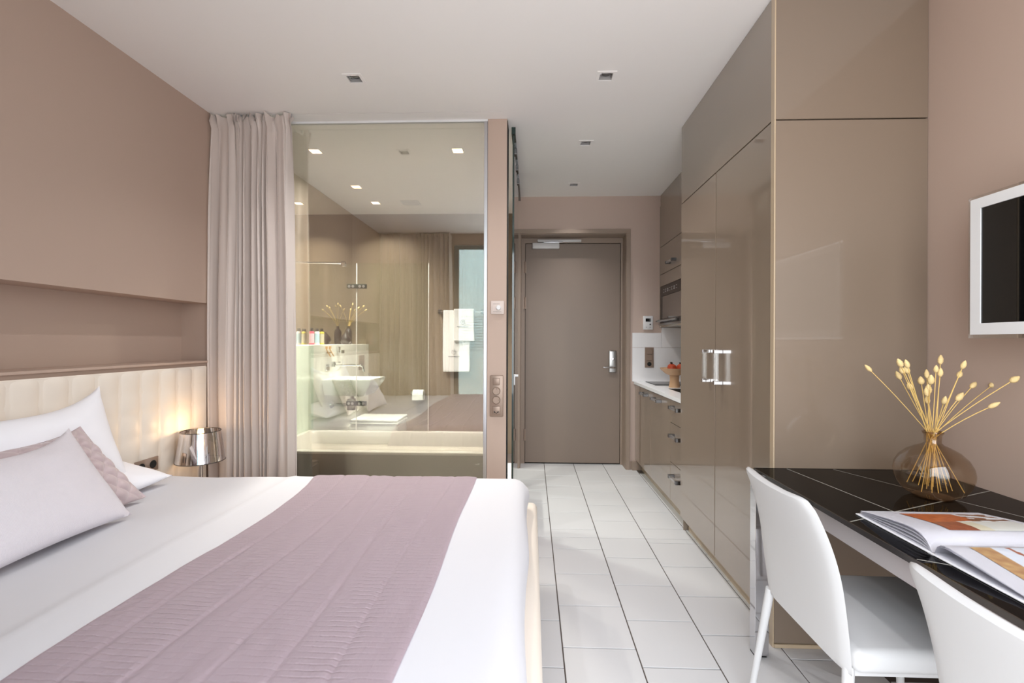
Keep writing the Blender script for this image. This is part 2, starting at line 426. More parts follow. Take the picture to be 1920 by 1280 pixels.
# ------------------------------------------------------------------ walls
b = bx(XL-.22, XL, YW-.1, 2.76, 1.44, H); box(b, XL-.22, XL, YW-.1, YW, 1.08, 1.44)
box(b, XL-.22, XL-.18, YW-.1, 2.76, 1.08, 1.44); box(b, XL-.22, XL, YW-.1, 2.76, -.004, 1.08); box(b, XL-.22, XL, 2.76, YB+.1, -.004, H)
struct('wall_left', b, M['wall'], 'taupe wall with a long niche above the headboard')
struct('trim_1', bx(XL-.178, XL+.018, YW, 2.72, 1.0805, 1.093, bev=.002), M['wall'], 'narrow sill along the niche')
struct('wall_right', bx(XR, XR+.1, YW-.1, YB+.1, -.004, H), M['wall'], 'taupe wall behind the television')
b = bx(-.135-.02, -.114, YF, YF+.14, -.004, H); box(b, -.114, .905, YF, YF+.14, 2.25, H); box(b, .905, XR, YF, YF+.14, -.004, H)
struct('wall_far', b, M['wall_far'], 'taupe wall around the entrance door')
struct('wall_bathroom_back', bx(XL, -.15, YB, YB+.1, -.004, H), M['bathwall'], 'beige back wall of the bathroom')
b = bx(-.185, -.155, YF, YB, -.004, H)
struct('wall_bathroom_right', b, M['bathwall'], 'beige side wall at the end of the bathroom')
tag(fin('gap_shade', bx(-.1578, -.1545, 2.868, 3.0, 0, H-.01), M['rubber']), 'black strip painting in the shade of the gap right of the taupe pillar', 'gap shade')  # black strip paints in the dark gap between pillar and sliding door
struct('wall_pillar', bx(-.279, -.158, 2.865, 3.02, -.004, H, bev=.002, seg=1), M['wall'], 'narrow taupe pillar beside the glass wall')
# window wall behind the camera
b = bx(XL, -1.0, YW-.1, YW, -.004, H); box(b, 1.45, XR, YW-.1, YW, -.004, H); box(b, -1.0, 1.45, YW-.1, YW, 2.46, H)
struct('wall_near', b, M['wall'], 'wall around the balcony window')
w2 = sroot('window_2', (.2, YW, .0), 'balcony window behind the viewer')
b = bx(-1.0, -.95, YW-.08, YW-.02, 0, 2.46); box(b, 1.40, 1.45, YW-.08, YW-.02, 0, 2.46); box(b, -.95, 1.40, YW-.08, YW-.02, 2.41, 2.46); box(b, -.38, -.33, YW-.08, YW-.02, 0, 2.41)
fin('window_frame', b, M['bside'], w2, 0)
fin('window_pane', bx(-.95, -.38, YW-.052, YW-.048, 0, 2.41), M['gclear'], w2, 0)
for i in range(13):
    z = 1.10+i*.036
    fin('blind_slat', bx(-.94, -.39, YW-.075, YW-.06, z, z+.004), M['blind'], w2, 0)

# entrance door
d = sroot('door_1', (.4, YF, 0), 'taupe flush entrance door')
b = bx(-.135, -.112, YF-.018, YF, 0, 2.25, bev=.002); box(b, .90, .936, YF-.018, YF, 0, 2.25, bev=.002); box(b, -.135, .936, YF-.018, YF, 2.25, 2.29, bev=.002)
box(b, -.114, -.106, YF-.002, 4.60, 0, 2.25); box(b, .897, .905, YF-.002, 4.60, 0, 2.25); box(b, -.106, .897, YF-.002, 4.60, 2.243, 2.25)
box(b, -.106, -.068, 4.585, 4.64, 0, 2.243); box(b, .878, .897, 4.585, 4.64, 0, 2.243); box(b, -.068, .878, 4.585, 4.64, 2.193, 2.243)
fin('door_frame', b, M['frame'], d, 0)
fin('door_gap', bx(-.068, .878, 4.615, 4.65, .0, 2.193), M['dark'], d, 0)
fin('door_leaf', bx(-.064, .873, 4.587, 4.62, .012, 2.188, bev=.0015, seg=1), M['leaf'], d, 0)
for z in (1.895, 1.54, .23):
    hg = cyl((-.070, 4.578, z), .008, .115, seg=12); box(hg, -.088, -.056, 4.582, 4.586, z, z+.115); fin('hinge', hg, M['taupep'], d)
cl = fin('door_closer', bx(.004, .268, 4.535, 4.586, 2.132, 2.188, bev=.004), M['closer'], d)
fin('slide_rail', bx(.055, .485, 4.55, 4.584, 2.200, 2.224, bev=.003), M['closer'], cl)
fin('closer_arm', bx(.11, .30, 4.52, 4.535, 2.188, 2.199, bev=.002), M['alu'], cl)
lk = fin('lock_plate', bx(.763, .838, 4.566, 4.586, .912, 1.128, bev=.008, seg=3), M['steel'], d)
fin('lever_handle', tube([(.815, 4.566, .962), (.812, 4.535, .962), (.800, 4.522, .963), (.70, 4.520, .968)], [.011, .010, .010, .008], 12), M['chrome'], lk)
tt = cyl((.800, 4.548, 1.045), .012, .02, 'y', 16); box(tt, .796, .804, 4.535, 4.55, 1.030, 1.062, bev=.002); fin('thumb_turn', tt, M['chrome'], lk)
# baseboards
struct('baseboard_far', bx(.9365, .985, YF-.012, YF, 0, .075, bev=.002), M['frame'], 'short taupe baseboard by the kitchen unit')

# ------------------------------------------------------------------ glass partition of the bathroom
g1 = sroot('window_1', (-.9, YG, 0), 'large tinted glass wall of the bathroom')
fin('glass_pane', bx(-1.96, -.302, YG, YG+.006, .002, H-.012), M['glass'], g1, 0)
b = bx(-1.96, -.28, YG-.01, YG+.016, H-.012, H-.0005); fin('top_channel', b, M['bside'], g1, 0)
fin('corner_profile', bx(-.302, -.28, YG-.014, YG+.02, 0, H-.013, bev=.002), M['alu'], g1, 0)
struct('trim_2', bx(XL+.02, -.19, 2.772, 2.776, H+.02, H+.03), M['dark'], 'dark slot of the curtain rail in the ceiling')
sd = sroot('door_2', (-.13, 3.5, 0), 'sliding green glass door of the bathroom')
p = fin('glass_leaf', bx(-.128, -.118, 3.0, 3.92, .01, H-.05), M['gdoor'], sd, 0)
fin('leaf_edge', bx(-.129, -.117, 2.992, 3.0, .01, H-.05), M['gedge'], sd, 0)
fin('glass_leaf', bx(-.150, -.140, 3.75, 4.40, .01, H-.02), M['gdoor'], sd, 0)
fin('leaf_edge', bx(-.150, -.140, 3.742, 3.75, .01, H-.02), M['gedge'], sd, 0)
b = bx(-.136, -.110, 2.98, 4.40, H-.045, H-.0005); fin('slide_rail', b, M['gedge'], sd, 0)
for y in (3.2, 3.5, 3.8): fin('rail_clamp', bx(-.134, -.108, y, y+.05, H-.085, H-.045, bev=.002), M['chrdk'], sd, 0)
kn = cyl((-.118, 3.02, .99), .008, .03, 'x', 12); box(kn, -.116, -.108, 3.008, 3.03, .93, 1.0, bev=.001); fin('pull_plate', kn, M['wplastic'], sd)

# ------------------------------------------------------------------ bathroom fittings
ld = struct('wall_ledge', bx(XL, -1.79, YG+.03, YB, -.004, 1.18, bev=.002, seg=1), M['ledge'], 'white half-height ledge wall of the bathroom')
tag(fin('splash_panel', bx(-1.789, -1.783, YG+.04, 3.70, .50, 1.176), M['greenglass']), 'pale green glass panel on the ledge wall over the tub', 'glass panel')
tag(fin('wall_mirror', bx(XL+.0005, XL+.006, YG+.06, YB-.01, 1.181, H-.004), M['mirror']), 'large frameless mirror above the white ledge', 'mirror')
tb = thing('bathtub', 'cream rectangular bathtub with dark front behind the glass wall', 'bathtub', (-1.05, 3.27, 0))
def tub_loop(x0, x1, y0, y1, z, r):
    pts = []
    for cx, cy, a0 in ((x1-r, y1-r, 0), (x0+r, y1-r, 90), (x0+r, y0+r, 180), (x1-r, y0+r, 270)):
        for k in range(6): a = math.radians(a0+k*18); pts.append((cx+r*math.cos(a), cy+r*math.sin(a), z))
    return pts
loops = [tub_loop(-1.785, -.235, 2.935, 3.64, .482, .01), tub_loop(-1.785, -.235, 2.935, 3.64, .495, .01), tub_loop(-1.78, -.24, 2.94, 3.635, .5, .01),
         tub_loop(-1.745, -.275, 2.975, 3.60, .5, .05), tub_loop(-1.738, -.285, 2.982, 3.592, .49, .05), tub_loop(-1.64, -.36, 3.03, 3.57, .2, .08), tub_loop(-1.56, -.42, 3.09, 3.51, .14, .08)]
b = BM(); rings = [[b.verts.new(p) for p in L] for L in loops]
for a, c in zip(rings[:-1], rings[1:]):
    for k in range(len(a)): b.faces.new((a[k], a[(k+1) % len(a)], c[(k+1) % len(a)], c[k]))
b.faces.new(rings[-1]); fin('tub_shell', b, M['tub'], tb)
fin('tub_front', holes_plate(-1.785, -.235, 2.94, 3.63, .0, .482, [(-1.75, -.27, 2.97, 3.60)]), M['panel'], tb, 0)
fin('towel_hook', bx(-.36, -.33, 2.926, 2.94, .425, .433, bev=.002), M['chrome'], tb)
ss = thing('shower_screen', 'clear hinged glass shower screen standing on the tub rim', 'shower screen', (-1.3, 3.615, .5))
fin('fixed_pane', bx(-1.78, -1.396, 3.611, 3.617, .502, 1.83), M['gclear'], ss, 0)
fin('hinged_pane', bx(-1.392, -.818, 3.611, 3.617, .505, 1.832), M['gclear'], ss, 0)
b = bx(-.82, -.816, 3.610, 3.618, .505, 1.832); box(b, -1.397, -1.391, 3.610, 3.618, .505, 1.832); fin('glass_edge', b, M['ledge'], ss, 0)
for z in (1.63, .70):
    h = fin('hinge', bx(-1.47, -1.315, 3.600, 3.628, z, z+.036, bev=.002), M['gedge'], ss)
    k = BM()
    for xx in (-1.45, -1.42, -1.365, -1.335): cyl((xx, 3.598, z+.018), .011, .004, 'y', 16, k)
    fin_split('screw_cap', k, M['alu'], h)
bar = tube([(-1.968, 3.60, 1.842), (-1.50, 3.60, 1.83)], .007, 12); fin('brace_bar', bar, M['chrome'], ss)
fin('brace_clamp', bx(-1.512, -1.48, 3.588, 3.63, 1.805, 1.845, bev=.003), M['chrome'], ss)

sk = thing('wash_basin', 'white wall-hung washbasin with sloping underside', 'washbasin', (-1.58, 4.05, .73))
X0, X1, Y0, Y1 = -1.789, -1.367, 3.86, 4.25
Ls = [[(X0, Y0+.04, .745), (-1.45, Y0+.05, .735), (-1.45, Y1-.05, .735), (X0, Y1-.04, .745)], [(X0, Y0, .86), (X1, Y0, .86), (X1, Y1, .86), (X0, Y1, .86)], [(X0, Y0, .885), (X1, Y0, .885), (X1, Y1, .885), (X0, Y1, .885)],
      [(X0+.09, Y0+.02, .885), (X1-.02, Y0+.02, .885), (X1-.02, Y1-.02, .885), (X0+.09, Y1-.02, .885)], [(X0+.12, Y0+.06, .80), (X1-.07, Y0+.06, .80), (X1-.07, Y1-.06, .80), (X0+.12, Y1-.06, .80)]]
b = BM(); rings = [[b.verts.new(p) for p in L] for L in Ls]
b.faces.new(rings[0][::-1])
for a, c in zip(rings[:-1], rings[1:]):
    for k in range(4): b.faces.new((a[k], a[(k+1) % 4], c[(k+1) % 4], c[k]))
b.faces.new(rings[-1]); bmesh.ops.bevel(b, geom=list(b.edges), offset=.005, segments=2, affect='EDGES'); fin('basin', b, M['porcelain'], sk)
tr = tube([(-1.60, 4.05, .745), (-1.60, 4.05, .69)], .016, 14); tr = tube([(-1.60, 4.05, .655), (-1.68, 4.05, .645), (-1.787, 4.05, .645)], .014, 12, tr)
fin('drain_pipe', tr, M['chrome'], sk)
fin('bottle_trap', bx(-1.635, -1.565, 4.015, 4.085, .60, .70, bev=.008), M['steel'], sk)
fin('wall_flange', lathe([(0, -1.787+1.787), (.035, 0), (.032, .008), (.015, .03), (0, .03)], 24, (-1.789, 4.05, .645), None, 'x'), M['chrome'], sk)
fc = thing('faucet', 'chrome wall-mounted faucet above the washbasin', 'faucet', (-1.7, 4.02, .97))
fin('wall_plate', bx(-1.789, -1.782, 3.93, 4.00, .955, 1.01, bev=.002), M['chrome'], fc)
fin('spout', tube([(-1.783, 4.03, .995), (-1.60, 4.03, 1.0), (-1.52, 4.03, .998), (-1.495, 4.03, .985), (-1.487, 4.03, .94)], .009, 12), M['chrome'], fc)
lv = bx(-1.77, -1.70, 4.022, 4.038, 1.02, 1.03, bev=.003); lv = cyl((-1.762, 4.03, .985), .02, .045, 'z', 18, lv); fin('lever', lv, M['chrome'], fc)
to = thing('toilet', 'white square wall-hung toilet below the washbasin wall', 'toilet', (-1.54, 4.59, .1))
fin('bowl', rbox(-1.789, -1.30, 4.41, 4.77, .10, .40, .03, (4, 4, 4)), M['porcelain'], to)
fin('seat', rbox(-1.76, -1.295, 4.405, 4.775, .403, .422, .008, (3, 3, 1)), M['porcelain'], to)
fin('lid', rbox(-1.76, -1.297, 4.407, 4.773, .425, .452, .010, (3, 3, 1)), M['porcelain'], to)
fin('lid_hinge', cyl((-1.772, 4.46, .43), .012, .26, 'y', 12), M['chrome'], to)
tp = thing('paper_holder', 'chrome toilet roll holder on the bathroom back wall', 'holder', (-1.22, 4.93, .64))
hd = tube([(-1.30, 4.99, .65), (-1.30, 4.93, .65), (-1.29, 4.925, .648), (-1.14, 4.925, .648)], .005, 10); fin('arm', hd, M['chrome'], tp)
fin('rosette', cyl((-1.30, 4.978, .65), .02, .012, 'y', 18), M['chrome'], tp)
b = lathe([(.012, 0), (.056, 0), (.056, .115), (.012, .115), (.012, 0)], 28, (-1.275, 4.925, .636), None, 'x'); box(b, -1.275, -1.16, 4.867, 4.869, .585, .636)
tag(fin('toilet_roll', b, M['towel']), 'white toilet paper roll on the chrome holder', 'toilet roll')
rl_ = thing('towel_rail', 'slim chrome towel rail on the bathroom back wall', 'towel rail', (-.75, 4.94, 1.53))
fin('bar', tube([(-1.02, 4.93, 1.535), (-.50, 4.93, 1.535)], .006, 10), M['chrome'], rl_)
for x in (-1.0, -.53): 
    q = bx(x-.022, x+.022, 4.978, 4.99, 1.515, 1.56, bev=.003); box(q, x-.008, x+.008, 4.925, 4.98, 1.527, 1.543, bev=.002); fin('bracket', q, M['chrdk'], rl_)
def towel(name, label, x0, x1, z0, z1, yc, th, seed):
    def dsp(p, n):
        q = noise.noise(Vector((p.x*6+seed, p.z*4, seed)))
        return p+Vector((q*.012*(z1-p.z)/(z1-z0), q*.006+.004*math.sin(p.x*40+seed)*(z1-p.z)/(z1-z0), 0))
    o = thing(name, label, 'towel', ((x0+x1)/2, yc, z0), 'towels on the bathroom rail')
    fin('cloth', rbox(x0, x1, yc-th/2, yc+th/2, z0, z1, .011, (16, 1, 24), dsp), M['towel'], o, 60)
    return o
tA = towel('bath_towel', 'long white towel with a stitched round monogram near its lower end', -.955, -.665, .885, 1.550, 4.928, .03, 1.3)
tB = towel('hand_towel', 'short white towel with a monogram, hung over the long towel', -.835, -.615, 1.215, 1.562, 4.898, .026, 4.1)
for t, x, z, y in ((tA, -.835, 1.10, 4.905), (tB, -.735, 1.42, 4.876)):
    ring = lathe([(.021, 0), (.0235, 0), (.0235, .002), (.021, .002), (.021, 0)], 28, (x, y, z), None, 'y'); fin('monogram_ring', ring, M['ink'], t)
    text_mesh('Y', .03, (x, y, z), ROT_FY, M['ink'], t, 'monogram_letter')
    b = BM(); xx = x-.06
    random.seed(int(z*100))
    while xx < x+.058:
        l = random.uniform(.003, .008); box(b, xx, xx+l, y, y+.001, z-.052, z-.046); xx += l+.002
    fin('stitched_line', b, M['ink'], t, 0)
# things on the ledge
def soap(x, y, mb, mc, label):
    o = thing('soap_bottle', label, 'bottle', (x, y, 1.18), 'toiletry bottles on the bathroom ledge')
    fin('body', lathe([(0, .004), (.019, .004), (.021, .014), (.021, .102), (.018, .112), (.010, .116), (0, .116)], 20, (x, y, 1.18)), mb, o)
    k = lathe([(.0215, .0015), (.0225, .002), (.0225, .014), (.0215, .0145)], 20, (x, y, 1.18)); k = lathe([(.0213, .098), (.0222, .099), (.0195, .112), (.012, .117)], 20, (x, y, 1.18), k)
    fin_split('colour_band', k, mc, o)
    fin('cap', cyl((x, y, 1.296), .0135, .028, 'z', 18), M['rubber'], o)
    return o
soap(-1.885, 3.875, M['pink'], M['pinkd'], 'pink soap bottle with a black cap on the ledge')
soap(-1.890, 3.985, M['blue'], M['ledge'], 'pale blue soap bottle with a black cap on the ledge')
soap(-1.890, 4.075, M['yel'], M['yell'], 'soap bottle with yellow ends and a black cap on the ledge')
tag(fin('round_vase', lathe([(0, 0), (.03, 0), (.045, .012), (.054, .04), (.050, .066), (.035, .088), (.016, .108), (.012, .12), (.010, .121), (.009, .10), (0, .10)], 32, (-1.868, 4.55, 1.18)), M['bblack']), 'small dark pear-shaped vase in front of the tall bottle', 'vase')
tag(fin('bottle_vase', lathe([(0, 0), (.034, 0), (.037, .008), (.037, .118), (.034, .14), (.022, .158), (.013, .165), (.013, .18), (.017, .188), (.012, .188), (.010, .17), (0, .16)], 32, (-1.915, 4.74, 1.18)), M['bblack']), 'tall dark bottle-shaped vase holding dried stems on the ledge', 'vase')
tag(fin('bar_tray', bx(-1.95, -1.80, 4.45, 4.84, 1.1802, 1.1804), M['ledge']), 'thin mat under the dark vases', 'mat') if False else None
def stalk(base, mid, tip, label, group, r=.0012, head=.03, hr=.0075, m1=None, m2=None):
    base, mid, tip = Vector(base), Vector(mid), Vector(tip)
    o = thing('dried_stalk', label, 'dried stalk', base, group)
    pts = [base*(1-t)**2+mid*2*t*(1-t)+tip*t*t for t in [i/8 for i in range(9)]]
    fin('stem', tube(pts, r, 5), M['straw'], o)
    d = (pts[-1]-pts[-2]).normalized(); up = d.to_track_quat('Z', 'Y').to_matrix()
    b = BM(); n = 9
    def f(u, v):
        a = u*2*PI; z = v*head; rr = hr*math.sin(PI*min(max(v, .0), 1)**.75)**.8 if 0 < v < 1 else 0
        rr *= 1+.14*math.sin(a*3+v*22)
        return tip+up@Vector((rr*math.cos(a), rr*math.sin(a), z-.002))
    grid(14, n, f, b, True); bmesh.ops.remove_doubles(b, verts=b.verts, dist=1e-6)
    fin('seed_head', b, M['seed'], o)
for dx, dy, dz in ((.10, -.10, .15), (-.03, -.12, .19), (.02, .05, .22), (.09, .02, .18), (.13, .05, .20), (.16, .03, .16), (-.02, .10, .17)):
    stalk((-1.915, 4.74, 1.345), (-1.915+dx*.25, 4.74+dy*.25, 1.37+dz*.5), (-1.915+dx, 4.74+dy, 1.37+dz), 'dried grass stalk standing in the tall dark bathroom vase', 'dried stalks in the bathroom vase', .0016, .035, .008)
cp = thing('toothbrush_holder', 'chrome wall holder below the ledge by the faucet', 'holder', (-1.77, 3.98, 1.09))
fin('wall_bracket', bx(-1.789, -1.765, 4.16, 4.19, 1.10, 1.16, bev=.003), M['chrome'], cp)
fin('cup', lathe([(0, 0), (.02, 0), (.022, .03), (.020, .03), (.018, .003), (0, .003)], 20, (-1.745, 4.175, 1.10)), M['chrome'], cp)
for k, y in enumerate((3.92, 3.99)):
    o = thing('toothbrush', ('bamboo toothbrush leaning on the ledge wall, nearer the curtain', 'bamboo toothbrush leaning on the ledge wall, nearer the mirror corner')[k], 'toothbrush', (-1.76, y, 1.07), 'bamboo toothbrushes')
    fin('handle', tube([(-1.782, y, 1.155), (-1.775, y+.02, 1.12), (-1.765, y+.06, 1.075)], [.004, .005, .004], 8), M['bamboo'], o)
    fin('bristles', bx(-1.781, -1.768, y-.008, y+.012, 1.146, 1.166), M['bamboo'], o, 0)
ho = thing('brush_rack', 'small chrome clip rail holding the toothbrushes', 'rack', (-1.785, 3.97, 1.11))
fin('clip', bx(-1.789, -1.779, 3.92, 4.04, 1.108, 1.114, bev=.001), M['chrome'], ho)
so = thing('outlet_plate', 'taupe outlet plate on the white ledge wall in the bathroom', 'outlet', (-1.788, 4.75, .91))
fin('plate', bx(-1.7895, -1.781, 4.69, 4.84, .915, 1.065, bev=.003), M['taupep'], so); fin('socket', cyl((-1.783, 4.765, .955), .02, .004, 'x', 20), M['rubber'], so)

# ------------------------------------------------------------------ curtains
def curtain_mesh(x0t, x1t, x0b, x1b, yc, z0, z1, nf, amp, seed, ruffle=True):
    rnd = random.Random(seed); ph = [rnd.uniform(-.5, .5) for _ in range(nf+2)]; am = [rnd.uniform(.6, 1.25) for _ in range(nf+2)]
    sk_ = [rnd.uniform(-.35, .35) for _ in range(nf+2)]
    nu, nv = nf*22, 56
    pa, pb, pc = rnd.uniform(0, 6), rnd.uniform(0, 6), rnd.uniform(0, 6)
    def f(u, v):
        z = z1-(z1-z0)*v; top = max(0, 1-(z1-z)/.30)
        k = nf*u+.55*math.sin(2*PI*1.3*u+pa)+.34*math.sin(2*PI*2.9*u+pb)+(.30*noise.noise(Vector((u*4, v*1.6, seed))))*(1-top)
        i = int(max(0, min(k, nf)))
        n1 = noise.noise(Vector((k*.55, v*1.1, seed+3.3)))
        s = math.tanh(1.9*math.sin(2*PI*k))/math.tanh(1.9)
        grow = .5+.5*min(1, (z1-z)/.5)
        y = yc+amp*(.85+.9*n1)*s*grow+.006*math.sin(2*PI*k*2.3+v*3+pc)*(1-v*.6)
        x = (x0t+(x1t-x0t)*u)*(1-v)+(x0b+(x1b-x0b)*u)*v+.26*amp*math.sin(4*PI*k)*grow*(1-.3*top)
        if ruffle and z1-z < .065:
            q = (z1-z)/.065
            env = 1-q if q > .25 else 1.0
            y += -.012*math.sin(PI*q)+.026*env*math.sin(2*PI*k*2.1+1.2*math.sin(k*3))-(.006 if .7 < q < 1 else 0)
            z += .012*env*math.sin(2*PI*k*3.3+math.cos(k*2)*2)-.006*env
            x += .010*env*math.sin(2*PI*k*2.7+q*3)
        z_ = max(min(z, H-.006), z0); x = max(x, XL+.003)
        return Vector((x, y, z_))
    def rnd_c(i): return ph[min(i, nf+1)]*8
    b = grid(nu, nv, f)
    return grid(nu, nv, lambda u, v: f(u, v)+Vector((0, .0014, 0)), b)
cu = curtain_mesh(-1.968, -1.478, -1.968, -1.435, 2.765, .03, H-.004, 11, .036, 17)
cto = thing('window_curtain', 'greige satin floor-length curtain gathered at the left end of the glass wall', 'curtain', (-1.7, 2.765, .03))
fin('drape', cu, M['curtain'], cto, 80)
hb_ = BM()
for i in range(11): cyl((-1.93+i*.045, 2.775, H-.02), .004, .018, 'z', 8, hb_)
fin_split('glider', hb_, M['alu'], cto)
c2 = thing('window_curtain', 'greige curtain beside the balcony window, seen reflected in the glass wall', 'curtain', (-1.5, -.085, .03))
fin('drape', curtain_mesh(-1.965, -1.03, -1.965, -.99, -.085, .03, H-.006, 13, .030, 5), M['curtain'], c2, 80)
sh = thing('sheer_curtain', 'sheer white curtain of the balcony window, seen reflected in the glass wall', 'curtain', (-.8, -.1, .03))
fin('drape', curtain_mesh(-1.0, -.50, -1.0, -.50, -.115, .03, 2.44, 7, .004, 8, False), M['sheer'], sh, 80)

# ------------------------------------------------------------------ bed
bed = thing('bed', 'double bed with a cream upholstered base', 'bed', (-.95, 1.15, 0))
fin('bed_base', rbox(-1.93, .030, .06, 2.325, .09, .41, .03, (6, 20, 3)), M['cream'], bed)
for x in (-1.8, -.12):
    for y in (.2, 2.15): fin('leg', bx(x-.03, x+.03, y-.03, y+.03, 0, .095), M['chrome'], bed, 0)
fin('mattress', rbox(-1.925, -.03, .10, 2.22, .40, .53, .04, (4, 4, 2)), M['linen'], bed)
def dz(x, y):
    a = noise.noise(Vector((x*1.3, y*1.1, 3.1)))*.010+noise.noise(Vector((x*4.0, y*2.2, 7.7)))*.0035
    # long soft folds radiating from the pillows
    a += .005*math.exp(-((x+1.155-.02*math.sin(y*3))/.012)**2)*(.6+.4*noise.noise(Vector((y*2, 0, 0))))
    a += .004*math.sin((x*.9+y*.55)*11+noise.noise(Vector((x, y, 0)))*5)*max(0, min(1, (-x-.98)*2.5))
    fd = max(0, min(1, (-x-1.16)*30)); a -= .006*fd
    return a
def duv(p, n):
    h = dz(p.x, p.y)
    sidew = 0
    if n.z < .9 and p.z < .52: sidew = .006*math.sin(p.y*9+p.x*9)*(1 if n.x > .5 else .6)+.004*noise.noise(Vector((p.x*5, p.y*5, p.z*5)))
    return p+n*(h*max(0, n.z))+Vector((n.x, n.y, 0))*sidew
du = fin('duvet', rbox(-1.90, -.012, .085, 2.262, .405, .556, .075, (90, 80, 3), duv), M['duvetl'], None, 80)
tag(du, 'smooth white duvet covering the double bed', 'duvet')
def runner():
    x0, x1, y0, y1, zt, r = -1.005, -.265, .10, 2.262, .556, .075
    L1 = y1-r-y0; L2 = L1+r*PI/2; L3 = L2+.07
    def f(u, v):
        s = v*L3
        lx = x0+.012*math.sin(s*5)-.05*max(0, (s-1.75)/.4)**2*(1-u)*(1 if s < L2 else 1)
        x = lx+(x1-lx)*u+.004*math.sin(s*7)*u
        if s < L1: y, z, ny, nz = y0+s, zt, 0, 1
        elif s < L2:
            a = (s-L1)/r; y, z, ny, nz = y1-r+r*math.sin(a), zt-r+r*math.cos(a), math.sin(a), math.cos(a)
        else: y, z, ny, nz = y1, zt-r-(s-L2), 1, 0
        o = .007+dz(x, y)*nz+.0022*noise.noise(Vector((x*16, y*5, 2)))+.0016*noise.noise(Vector((x*40, y*12, 5)))
        # seams between the quilted strips
        for q in (.16, .33, .5, .66, .84):
            dd = (u-q-.02*math.sin(s*3+q*9))
            o -= .0035*math.exp(-(dd/.008)**2)
        ed = .004*max(0, 1-abs(u-0)*60)+.004*max(0, 1-abs(u-1)*60)
        return Vector((x, y+ny*(o+.006), z+nz*(o-ed)))
    b = grid(150, 150, f); bmesh.ops.solidify(b, geom=list(b.faces), thickness=.004); return b
tag(fin('bed_runner', runner(), M['mauve'], None, 80), 'mauve quilted runner laid across the white duvet', 'bed runner')

hbd = thing('headboard', 'cream leather headboard with square tufting below the wall niche', 'headboard', (-1.955, 1.3, .1))
CY, CZ = .1175, .112
def hbf(u, v):
    y = -.10+(2.70+.10)*u; z = .10+(1.062-.10)*v
    ky = (y-2.588)/CY; kz = (z-.959)/CZ
    sy, sz = abs(math.sin(PI*ky)), abs(math.sin(PI*kz))
    puff = .017*(sy**.45)*(1-.30*(1-sz**.6))
    but = .010*math.exp(-((1-0)*(sy**2+sz**2))/.02)
    e = min(1, min(z-.10, 1.062-z)/.02)
    return Vector((-1.962+puff*(.35+.65*e)-but, y, z))
b = grid(24*12, 9*8, hbf)
box(b, -1.9765, -1.955, -.10, 2.70, .10, 1.058)
fin('upholstery', b, M['cream'], hbd, 60)
so = thing('outlet_plate', 'brown double outlet plate set in the headboard near the lamp', 'outlet', (-1.945, 2.25, .555))
fin('plate', bx(-1.945, -1.937, 2.185, 2.325, .545, .615, bev=.003), M['taupep'], so)
k = BM()
for y in (2.22, 2.29): cyl((-1.938, y, .58), .02, .003, 'x', 20, k)
fin_split('socket', k, M['rubber'], so)

# pillows
def pillow(wd, hg, th, origin, ay, au, pinch=.06, n=36, quilt=None, seed=0, sag=0.):
    """ay: along the width, au: up the pillow; origin = middle of the bottom edge"""
    ay = Vector(ay).normalized(); au = Vector(au).normalized(); an = au.cross(ay).normalized()
    if an.x < 0: an = -an
    o = Vector(origin); b = BM()
    for side in (1, -1):
        def f(s, t):
            u, v = s*2-1, t*2-1
            prof = max(0, (1-abs(u)**2.4)*(1-abs(v)**2.4))**.5
            x = wd/2*u*(1-pinch*(1-v*v)); y = hg/2*v*(1-pinch*(1-u*u))
            y -= sag*(1-abs(u)**3)*max(0, v)
            d = th/2*prof
            d += .006*noise.noise(Vector((u*2.5+seed, v*2.5, side)))*prof
            if quilt and side == 1:
                a_, b_ = (u*wd/2/quilt+v*hg/2/quilt), (u*wd/2/quilt-v*hg/2/quilt)
                q = (abs(math.sin(PI*a_))*abs(math.sin(PI*b_)))**.45
                d += .016*q*min(1, prof*2)-.008
            return o+ay*x+au*(hg/2+y)+an*(d*side)
        grid(n, n, f, b)
    bmesh.ops.remove_doubles(b, verts=b.verts, dist=1e-4)
    return b
tag(fin('pillow', pillow(.72, .27, .10, (-1.665, 1.72, .588), (0, 1, 0), (-1, 0, .25), .04), M['linen'], None, 80), 'flat white pillow lying at the headboard under the leaning one', 'pillow', 'white pillows')
tag(fin('pillow', pillow(.74, .45, .15, (-1.74, 1.58, .59), (0.0, 1, 0), (-.36, 0, 1), .07, sag=.075), M['linen'], None, 80), 'white pillow standing against the headboard behind the mauve cushion', 'pillow', 'white pillows')
tag(fin('cushion', pillow(.56, .37, .10, (-1.58, 1.555, .572), (.0, 1, 0), (-.62, -.30, 1), .045, 140, .074, sag=.03), M['mauvep'], None, 80), 'mauve cushion quilted in diamonds between the white pillow and pale cushion', 'cushion')
tag(fin('cushion', pillow(.52, .385, .12, (-1.472, 1.385, .572), (.0, 1, 0), (-.64, -.10, 1), .06, 40, sag=.05), M['lilac'], None, 80), 'pale lilac woven cushion in front of the mauve quilted one', 'cushion')

